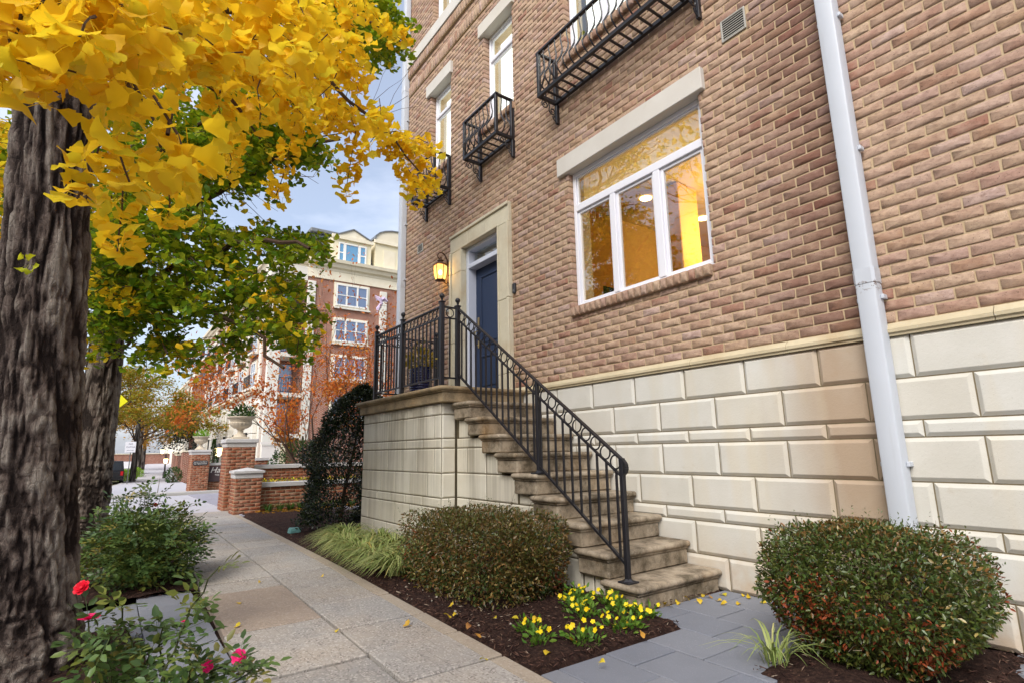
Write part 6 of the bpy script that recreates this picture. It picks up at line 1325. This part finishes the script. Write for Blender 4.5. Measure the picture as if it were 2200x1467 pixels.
# ------------------------------------------------------------------ ginkgo trees
def ginkgo_t(nout=9, nmid=6, curl=.18, notch=.22, seed=0, pet=.75):
    """fan blade: stalk from -pet to 0 along +x, blade radius 1"""
    rg = np.random.default_rng(seed); V = [(0, 0, 0)]; F = []; A = rad(72)
    def zz(r, g): return curl*r*r*math.cos(2.2*g+.4*seed)+.10*r*math.sin(3.1*g+seed)+.12*r*r
    for i in range(nmid):
        g = -A+2*A*i/(nmid-1); r = .55; V.append((r*math.cos(g), r*math.sin(g), zz(r, g)))
    for i in range(nout):
        g = -A+2*A*i/(nout-1); r = 1-.16*abs(g)/A+.05*rg.normal()-(notch if abs(g) < A/nout*.9 else 0); V.append((r*math.cos(g), r*math.sin(g), zz(r, g)+.04*rg.normal()))
    for i in range(nmid-1): F.append((0, 1+i, 2+i))
    j = 0
    for i in range(nout-1):
        m = min(nmid-1, int(round(i*(nmid-1)/(nout-1)))); m2 = min(nmid-1, int(round((i+1)*(nmid-1)/(nout-1)))); F.append((1+m, 1+nmid+i, 2+nmid+i))
        if m2 > m: F.append((1+m, 2+nmid+i, 1+m2))
    k_ = len(V); V += [(0, -.022, 0), (0, .022, 0), (-pet*.5, .018, .05), (-pet*.5, -.018, .05), (-pet, .02, 0), (-pet, -.02, 0)]; F += [(k_, k_+1, k_+2), (k_, k_+2, k_+3), (k_+3, k_+2, k_+4), (k_+3, k_+4, k_+5)]
    V = np.array(V); V[:, 0] += pet; return V, np.array(F)
GK = [ginkgo_t(9, 6, .34, .18, s) for s in range(5)]; GKL = [ginkgo_t(6, 3, .2, .15, s) for s in range(4)]; GKH = [ginkgo_t(17, 9, .42, .20, s) for s in range(10)]
def sprays(nodes, rng=RNG, per=(3, 6), size=(.036, .050), droop=.55):
    """nodes (n,3) -> leaf positions, directions, sizes"""
    P = []; D = []; S_ = []
    for p in nodes:
        k_ = rng.integers(*per); a0 = rng.uniform(0, 6.28)
        for i in range(k_):
            g = a0+6.283*i/k_+rng.normal(0, .3); P.append(p); D.append((math.cos(g), math.sin(g), -droop+rng.normal(0, .45))); S_.append(rng.uniform(*size))
    return np.array(P), np.array(D), np.array(S_)
def twigs(mb, starts, dirs, L, nn=5, r=.0022):
    nodes = []
    for s_, d in zip(starts, dirs):
        d = np.array(d, float); d /= np.linalg.norm(d); p = np.array(s_, float); pts = [p]
        for i in range(nn):
            d = d+RNG.normal(0, .16, 3)+np.array([0, 0, -.06]); d /= np.linalg.norm(d); p = p+d*L/nn; pts.append(p); nodes.append(p)
        mb.tube(pts, [r*1.4]+[r]*(nn), 4, False)
    return nodes
def inpoly(x, y, poly):
    c = False; j = len(poly)-1
    for i in range(len(poly)):
        xi, yi = poly[i]; xj, yj = poly[j]
        if (yi > y) != (yj > y) and x < (xj-xi)*(y-yi)/(yj-yi)+xi: c = not c
        j = i
    return c
def gleaves(name, P, D, S_, mats, parent, T, mi=None, rnd=None):
    """several blade shapes in one mesh"""
    g = RNG.integers(0, len(T), len(P)); VV = []; FF = []; AA = []; MM = []; off = 0
    rnd = RNG.random(len(P)) if rnd is None else rnd
    for i, (tv, tf) in enumerate(T):
        k_ = g == i
        if not k_.any(): continue
        V, F = scatter(tv, tf, lookmats(D[k_], RNG.normal(0, .75, k_.sum())), S_[k_], P[k_]); VV.append(V); FF.append(F+off); off += len(V); AA.append(np.repeat(rnd[k_], len(tv)))
        if mi is not None: MM.append(np.repeat(mi[k_], len(tf)))
    o = link(name, npmesh(name, np.concatenate(VV), np.concatenate(FF), mats, np.concatenate(AA), False, np.concatenate(MM) if MM else None), parent); tag(o, kind='stuff'); return o
# ---- first tree: gold
g1 = empty('ginkgo_tree', (-3.85, -4.31, 0), 'golden leaved ginkgo with massive furrowed trunk beside the walk', 'tree')
c0 = at(67, 983, 2.95); c1 = at(114, 330, 3.05); ax = (c1-c0)/(c1[2]-c0[2])
pt = lambda z: c0+ax*(z-c0[2])
link('trunk', trunkmesh([pt(-.1)+np.array([.0, -.0, 0]), pt(.35), pt(1.1), pt(2.0), pt(3.2), pt(4.6)], [.325, .246, .207, .185, .164, .12], 340, 560, .034, 'bark', 5, 9), g1)
limb = MB(); lp = lambda *l: [at(*q) for q in l]
T0 = pt(3.35)
LIMBS = [([T0]+lp((170, -60, 2.4), (300, -40, 1.9), (430, -10, 1.7), (560, 40, 1.9), (660, 130, 2.3), (760, 215, 2.7), (850, 300, 3.0), (915, 400, 3.2)), .022), ([T0]+lp((150, -100, 2.2), (210, -40, 1.5), (250, 60, 1.1), (290, 170, .92), (360, 290, .84)), .011), ([pt(3.7)]+lp((330, -160, 2.5), (500, -60, 2.4), (660, -10, 2.7), (780, 40, 3.0), (862, 92, 3.2)), .02), ([T0]+lp((120, 20, 2.3), (150, 90, 1.5), (110, 130, 1.0), (60, 200, .85)), .010), ([pt(3.0)]+lp((260, 90, 2.2), (400, 150, 2.1), (500, 210, 2.3), (560, 300, 2.5)), .018)]
for l, r in LIMBS:
    F_ = []
    for a, b in zip(l, l[1:]):
        for k_ in range(3): F_.append(np.array(a)+(np.array(b)-np.array(a))*k_/3+RNG.normal(0, .012, 3))
    F_.append(np.array(l[-1])); n = len(F_); limb.tube(F_, [r*(1-.93*i/n)+.0015 for i in range(n)], 8, False)
# hanging side shoots, their leaf rosettes
starts = []; dirs = []; lens = []
MAIN = [(-30, -30), (640, -30), (830, -10), (845, 30), (720, 45), (735, 150), (810, 215), (850, 285), (880, 330), (800, 300), (740, 262), (690, 245), (640, 270), (590, 250), (520, 190), (455, 165), (430, 215), (400, 190), (350, 215), (300, 190), (240, 175), (195, 165), (165, 70), (75, 70), (50, 190), (-30, 215)]
def depth_at(x, y):
    if x < 240: a, b = .72, 1.35
    elif x < 420: a, b = .95, 2.1
    elif x < 640: a, b = 1.35, 2.7
    else: a, b = 2.2, 3.3
    return a+(b-a)*RNG.random()**.75
while len(starts) < 265:
    x, y = random.uniform(-40, 890), random.uniform(-60, 340)
    if not inpoly(x, y, MAIN): continue
    d = depth_at(x, y); starts.append(at(x, y-62/d, d)); dirs.append(np.array([random.gauss(.2, .6), random.gauss(.25, .6), random.gauss(-.35, .35)])); lens.append(.10*min(1.6, .5+d*.4))
nodes = []
for s_, d, L in zip(starts, dirs, lens): nodes += twigs(limb, [s_], [d], L, 4, .0018)
# hanging tassels: (pixel path, depth, spread)
TAS = [([(735, 215), (765, 290), (755, 350), (742, 425)], 2.9, 16), ([(800, 250), (850, 330), (885, 385), (905, 435)], 3.1, 22), ([(640, 240), (625, 320), (608, 390), (588, 445)], 2.7, 18), ([(540, 200), (520, 260), (505, 310), (495, 330)], 2.4, 16), ([(455, 170), (470, 240), (480, 300)], 2.2, 14), ([(490, 330), (500, 365), (492, 395)], 2.3, 8), ([(250, 150), (300, 235), (335, 300), (345, 350)], .86, 62), ([(330, 240), (380, 320), (400, 380), (410, 410)], .84, 34), ([(205, 260), (215, 330), (195, 400), (165, 450)], 1.25, 36), ([(265, 400), (262, 470), (255, 525), (252, 560)], 1.5, 22), ([(360, 400), (365, 450), (360, 500)], 1.7, 22), ([(250, 330), (265, 380), (280, 420)], 1.2, 30), ([(20, 120), (40, 190), (50, 235)], .78, 50), ([(690, 190), (700, 240), (705, 290)], 2.8, 20), ([(770, 20), (830, 70), (866, 98)], 3.1, 16), ([(860, 290), (900, 345), (925, 385), (928, 420)], 3.2, 10), ([(580, 150), (610, 210), (650, 260)], 2.4, 30), ([(400, 110), (440, 160), (470, 190)], 1.6, 34), ([(830, 290), (842, 330), (878, 300)], 3.1, 14), ([(660, 100), (720, 130), (790, 190)], 2.8, 30)]
for path, d, sp in TAS:
    q = [at(x, y-28/d, d) for x, y in path]; limb.tube(q, .0022, 4, False); L = sum(np.linalg.norm(b-a) for a, b in zip(q, q[1:])); m = int(L/.019)
    for i in range(m):
        t = (i+random.random())/m*(len(q)-1); k_ = min(int(t), len(q)-2); p = q[k_]+(q[k_+1]-q[k_])*(t-k_); rr = sp/1173*d; nodes.append(p+RNG.normal(0, rr*.5, 3))
nodes = np.array(nodes); P, D, S_ = sprays(nodes, per=(3, 5), size=(.030, .042), droop=.5)
# crown above and around, outside the picture but over the walk
tips = []
limb.build('limbs', 'twig', g1); limb = MB()
for i in range(9):
    g = 6.283*i/9; grow(limb, pt(3.6+.2*i), (math.cos(g), math.sin(g), 1.5 if math.cos(g) > -.2 and math.sin(g) > -.3 else .6), 1.7, .05, 3, tips, .6, .1, 3, (2, 3), 5, .75, .2)
inv = [(lambda q: q[2] > 0 and 720 < q[0] < 2250 and -30 < q[1] < 1500)(topx(v)) for v in limb.v]; kf = [i for i, f in enumerate(limb.f) if not any(inv[j] for j in f)]; limb.f = [limb.f[i] for i in kf]; limb.m = [0]*len(kf)
limb.build('crown_limbs', 'twig', g1)
Pt = np.array([t[0] for t in tips]); kk = RNG.integers(0, len(Pt), 2600); PC = Pt[kk]+RNG.normal(0, .28, (2600, 3)); pr = np.array([topx(p) for p in PC]); ok = ~((pr[:, 2] > 0) & (pr[:, 0] > -60) & (pr[:, 0] < 2300) & (pr[:, 1] > -40) & (pr[:, 1] < 1500)) & (PC[:, 2] > 2.6); PC = PC[ok]
DC = RNG.normal(0, 1, PC.shape); DC[:, 2] -= .4; gleaves('upper_crown', PC, DC, RNG.uniform(.05, .075, len(PC)), ['ginkgo_gold'], g1, GKL)
pr = np.array([topx(p) for p in P]); S_ = S_*np.interp(pr[:, 2], [.7, 1.4], [.86, 1.0]); sz = S_/np.maximum(pr[:, 2], .05)**1; vis = (pr[:, 0] > -20) & (pr[:, 0] < 2200) & (pr[:, 1] > -20) & (pr[:, 1] < 1467) & (pr[:, 2] > .5); keep = (pr[:, 2] > .55); 
order = np.argsort(-(sz*vis)); big = order[:300]; msk = keep.copy(); msk[big] = False
gleaves('foliage', P[msk], D[msk], S_[msk], ['ginkgo_gold'], g1, GK, rnd=np.clip(RNG.normal(.5, .26, msk.sum()), 0, .999))
hm = [npmesh('leaf', tv, tf, 'ginkgo_gold', np.full(len(tv), .1*i), True) for i, (tv, tf) in enumerate(GKH)]
RM = lookmats(D[big], RNG.normal(0, .75, 300)); gl = wloc(g1)
for j, i in enumerate(big):
    o = bpy.data.objects.new('leaf', random.choice(hm)); COL.objects.link(o); o.parent = g1; m4 = Matrix([list(RM[j][r]*S_[i])+[0] for r in range(3)]+[[0, 0, 0, 1]]); m4.translation = Vector(P[i])-gl; o.matrix_local = m4
# sprout on the trunk
q0 = at(62, 566, 2.68); sp_ = empty('trunk_sprout', tuple(q0), 'small lime green leaf sprout growing from the large trunk bark', 'sprout')
for i, (dx, dy, dirv) in enumerate(((-22, 18, (-.6, 0, -.6)), (-10, -12, (-.5, .3, .5)), (8, -8, (.2, .3, .6)), (20, 12, (.7, .2, -.3)), (-2, 14, (0, -.2, -1)))):
    p = at(62+dx*.2, 566+dy*.2, 2.66); V, F = scatter(*GKH[i], lookmats(np.array([RT*dx/25-UP*dy/25-FW*.3]), np.array([.6*i])), np.array([.03]), np.array([p])); link('leaf', npmesh('leaf', V, F, 'ginkgo_lime', np.full(len(V), .3)), sp_)
# ---- second tree: green turning yellow
g2 = empty('ginkgo_tree', (-9.5, -4.08, -.02), 'green and yellow ginkgo with pale ridged trunk beyond the roses', 'tree')
b0 = np.array([-9.45, -4.20, gz(-9.5)]); b1 = at(252, 560, 7.9); ax2 = (b1-b0)/(b1[2]-b0[2]); p2 = lambda z: b0+ax2*(z-b0[2])
link('trunk', trunkmesh([p2(-.15), p2(.3), p2(1.1), p2(2.6), p2(4.2), p2(6.5)], [.36, .27, .235, .195, .155, .08], 200, 300, .036, 'bark_pale', 15, 8), g2)
limb = MB(); L2 = [([p2(3.0)]+lp((380, 560, 6.6), (480, 530, 5.8), (580, 520, 5.2), (665, 535, 4.9)), .04), ([p2(2.6)]+lp((330, 620, 6.8), (430, 660, 6.0), (540, 700, 5.4), (610, 790, 5.0)), .035), ([p2(3.6)]+lp((380, 470, 6.8), (520, 380, 6.2), (640, 330, 6.0), (730, 300, 5.8)), .04), ([p2(4.4)]+lp((420, 250, 7.2), (600, 120, 7.0), (760, 60, 7.0), (840, 110, 7.0)), .04), ([p2(2.8)]+lp((190, 600, 6.4), (120, 560, 5.6), (40, 520, 5.2)), .03), ([p2(3.4)]+lp((180, 420, 6.4), (60, 330, 5.8), (-20, 260, 5.4)), .03), ([p2(2.3)]+lp((300, 680, 6.5), (340, 700, 5.8), (360, 760, 5.4)), .02), ([p2(4.0)]+lp((330, 330, 6.6), (430, 260, 6.2), (560, 210, 6.0)), .035)]
for l, r in L2:
    F_ = []
    for a, b in zip(l, l[1:]):
        for k_ in range(3): F_.append(np.array(a)+(np.array(b)-np.array(a))*k_/3+RNG.normal(0, .03, 3))
    F_.append(np.array(l[-1])); n = len(F_); limb.tube(F_, [r*(1-.8*i/n)+.004 for i in range(n)], 6, False)
ZN = [([(180, 440), (270, 400), (360, 430), (440, 470), (520, 500), (600, 490), (640, 500), (700, 520), (670, 565), (600, 570), (640, 640), (690, 680), (700, 700), (660, 760), (600, 730), (560, 700), (540, 760), (470, 790), (450, 760), (500, 700), (440, 680), (360, 640), (300, 690), (180, 700)], 5.0, 7.2, 540), ([(180, 480), (300, 480), (340, 620), (410, 700), (395, 790), (330, 790), (310, 700), (270, 690), (180, 780)], 5.4, 6.6, 200), ([(-20, 270), (60, 270), (55, 440), (25, 560), (0, 620), (-20, 620)], 5.0, 6.5, 150), ([(430, 250), (520, 230), (640, 250), (720, 330), (690, 370), (640, 360), (560, 390), (480, 400), (420, 440), (380, 380)], 5.6, 6.8, 240), ([(640, 0), (780, -20), (850, 20), (860, 90), (800, 140), (740, 100), (680, 60)], 6.4, 7.4, 170), ([(120, 250), (420, 180), (560, 150), (640, 180), (540, 280), (440, 360), (320, 440), (180, 420)], 5.8, 7.4, 260)]
st = []; dr = []
for poly, a, b, cnt in ZN:
    xs_ = [p[0] for p in poly]; ys_ = [p[1] for p in poly]; c = 0
    while c < cnt:
        x, y = random.uniform(min(xs_), max(xs_)), random.uniform(min(ys_), max(ys_))
        if inpoly(x, y, poly): st.append(at(x, y-8, random.uniform(a, b))); dr.append(np.array([random.gauss(0, .8), random.gauss(0, .8), random.gauss(-.15, .4)])); c += 1
nodes = []
for s_, d in zip(st, dr): nodes += twigs(limb, [s_], [d], .30, 5, .003)
P, D, S_ = sprays(np.array(nodes), per=(2, 5), size=(.046, .062), droop=.45)
tips = []
for i in range(10):
    g = 6.283*i/10; grow(limb, p2(4.6+.25*i), (math.cos(g), math.sin(g), .6), 1.9, .05, 3, tips, .6, .1, 3, (2, 3), 5, .75, .2)
limb.build('limbs', 'twig', g2)
pr = np.array([topx(p) for p in P]); yl = vnoise(P[:, 0]*1.6+40, P[:, 1]*1.6+P[:, 2]*1.8+40, 257, 61); pm = np.clip((yl-.58)*2.2, .02, .8); pm = np.where(pr[:, 0] < 70, .72, pm); mi = (RNG.random(len(P)) < pm).astype(int)
gleaves('foliage', P, D, S_, ['ginkgo_green', 'ginkgo_gold'], g2, GKL, mi=mi, rnd=np.clip(RNG.normal(.36, .2, len(P)), 0, .999))
Pt = np.array([t[0] for t in tips]); kk = RNG.integers(0, len(Pt), 2200); PC = Pt[kk]+RNG.normal(0, .35, (2200, 3)); pr = np.array([topx(p) for p in PC]); ok = ~((pr[:, 2] > 0) & (pr[:, 0] > -40) & (pr[:, 0] < 2300) & (pr[:, 1] > -20)); PC = PC[ok]; DC = RNG.normal(0, 1, PC.shape); gleaves('upper_crown', PC, DC, RNG.uniform(.06, .09, len(PC)), ['ginkgo_green', 'ginkgo_gold'], g2, GKL, mi=(RNG.random(len(PC)) < .4).astype(int))
# ---- fallen ginkgo leaves
def fallen(lst, z, label, group, nrm=None, mat='fallen'):
    for (px_, py_) in lst:
        d = FW+RT*((px_-1100)/1173.5)+UP*((733.5-py_)/1173.5); t = (z-CAMP[2])/d[2]; p = CAMP+d*t; g = random.uniform(0, 6.283); tv, tf = random.choice(GK)
        V, F = scatter(tv-np.array([.9, 0, 0]), tf, rotmats(np.array([g]), np.array([random.gauss(0, .22)]), np.array([random.gauss(0, .22)])), np.array([random.uniform(.026, .038)]), np.array([[0, 0, 0.]])); V[:, 2] -= V[:, 2].min()-.0015
        o = link('fallen_leaf', npmesh('fallen_leaf', V, F, mat, np.full(len(V), random.random())), None, (p[0], p[1], z)); tag(o, label, 'leaf', group)
fallen([(1508, 1281), (1524, 1283), (1552, 1279), (1586, 1270), (1612, 1285), (1600, 1280), (1652, 1291), (1543, 1292), (1441, 1303), (1382, 1302), (1425, 1300), (1478, 1289), (1460, 1297), (1590, 1298), (1640, 1296), (1350, 1305), (1555, 1300), (1500, 1296)], .004, 'dry yellow ginkgo leaf lying on the bluestone by the bottom step', 'leaves on the bluestone patio')
fallen([(968, 1305), (962, 1326), (980, 1322), (1010, 1349), (1030, 1367), (1105, 1330), (1180, 1405), (1290, 1425), (1320, 1345), (1340, 1352), (1385, 1368), (1245, 1300), (895, 1262), (1060, 1330), (1150, 1330), (1350, 1340), (1230, 1380)], .035, 'yellow ginkgo leaf fallen on the dark mulch', 'leaves on the mulch bed')
fallen([(876, 1345), (1038, 1417), (516, 1295), (512, 1347), (720, 1357), (690, 1240), (560, 1250)], .003, 'single yellow ginkgo leaf fallen on the concrete walk', 'leaves on the walk')
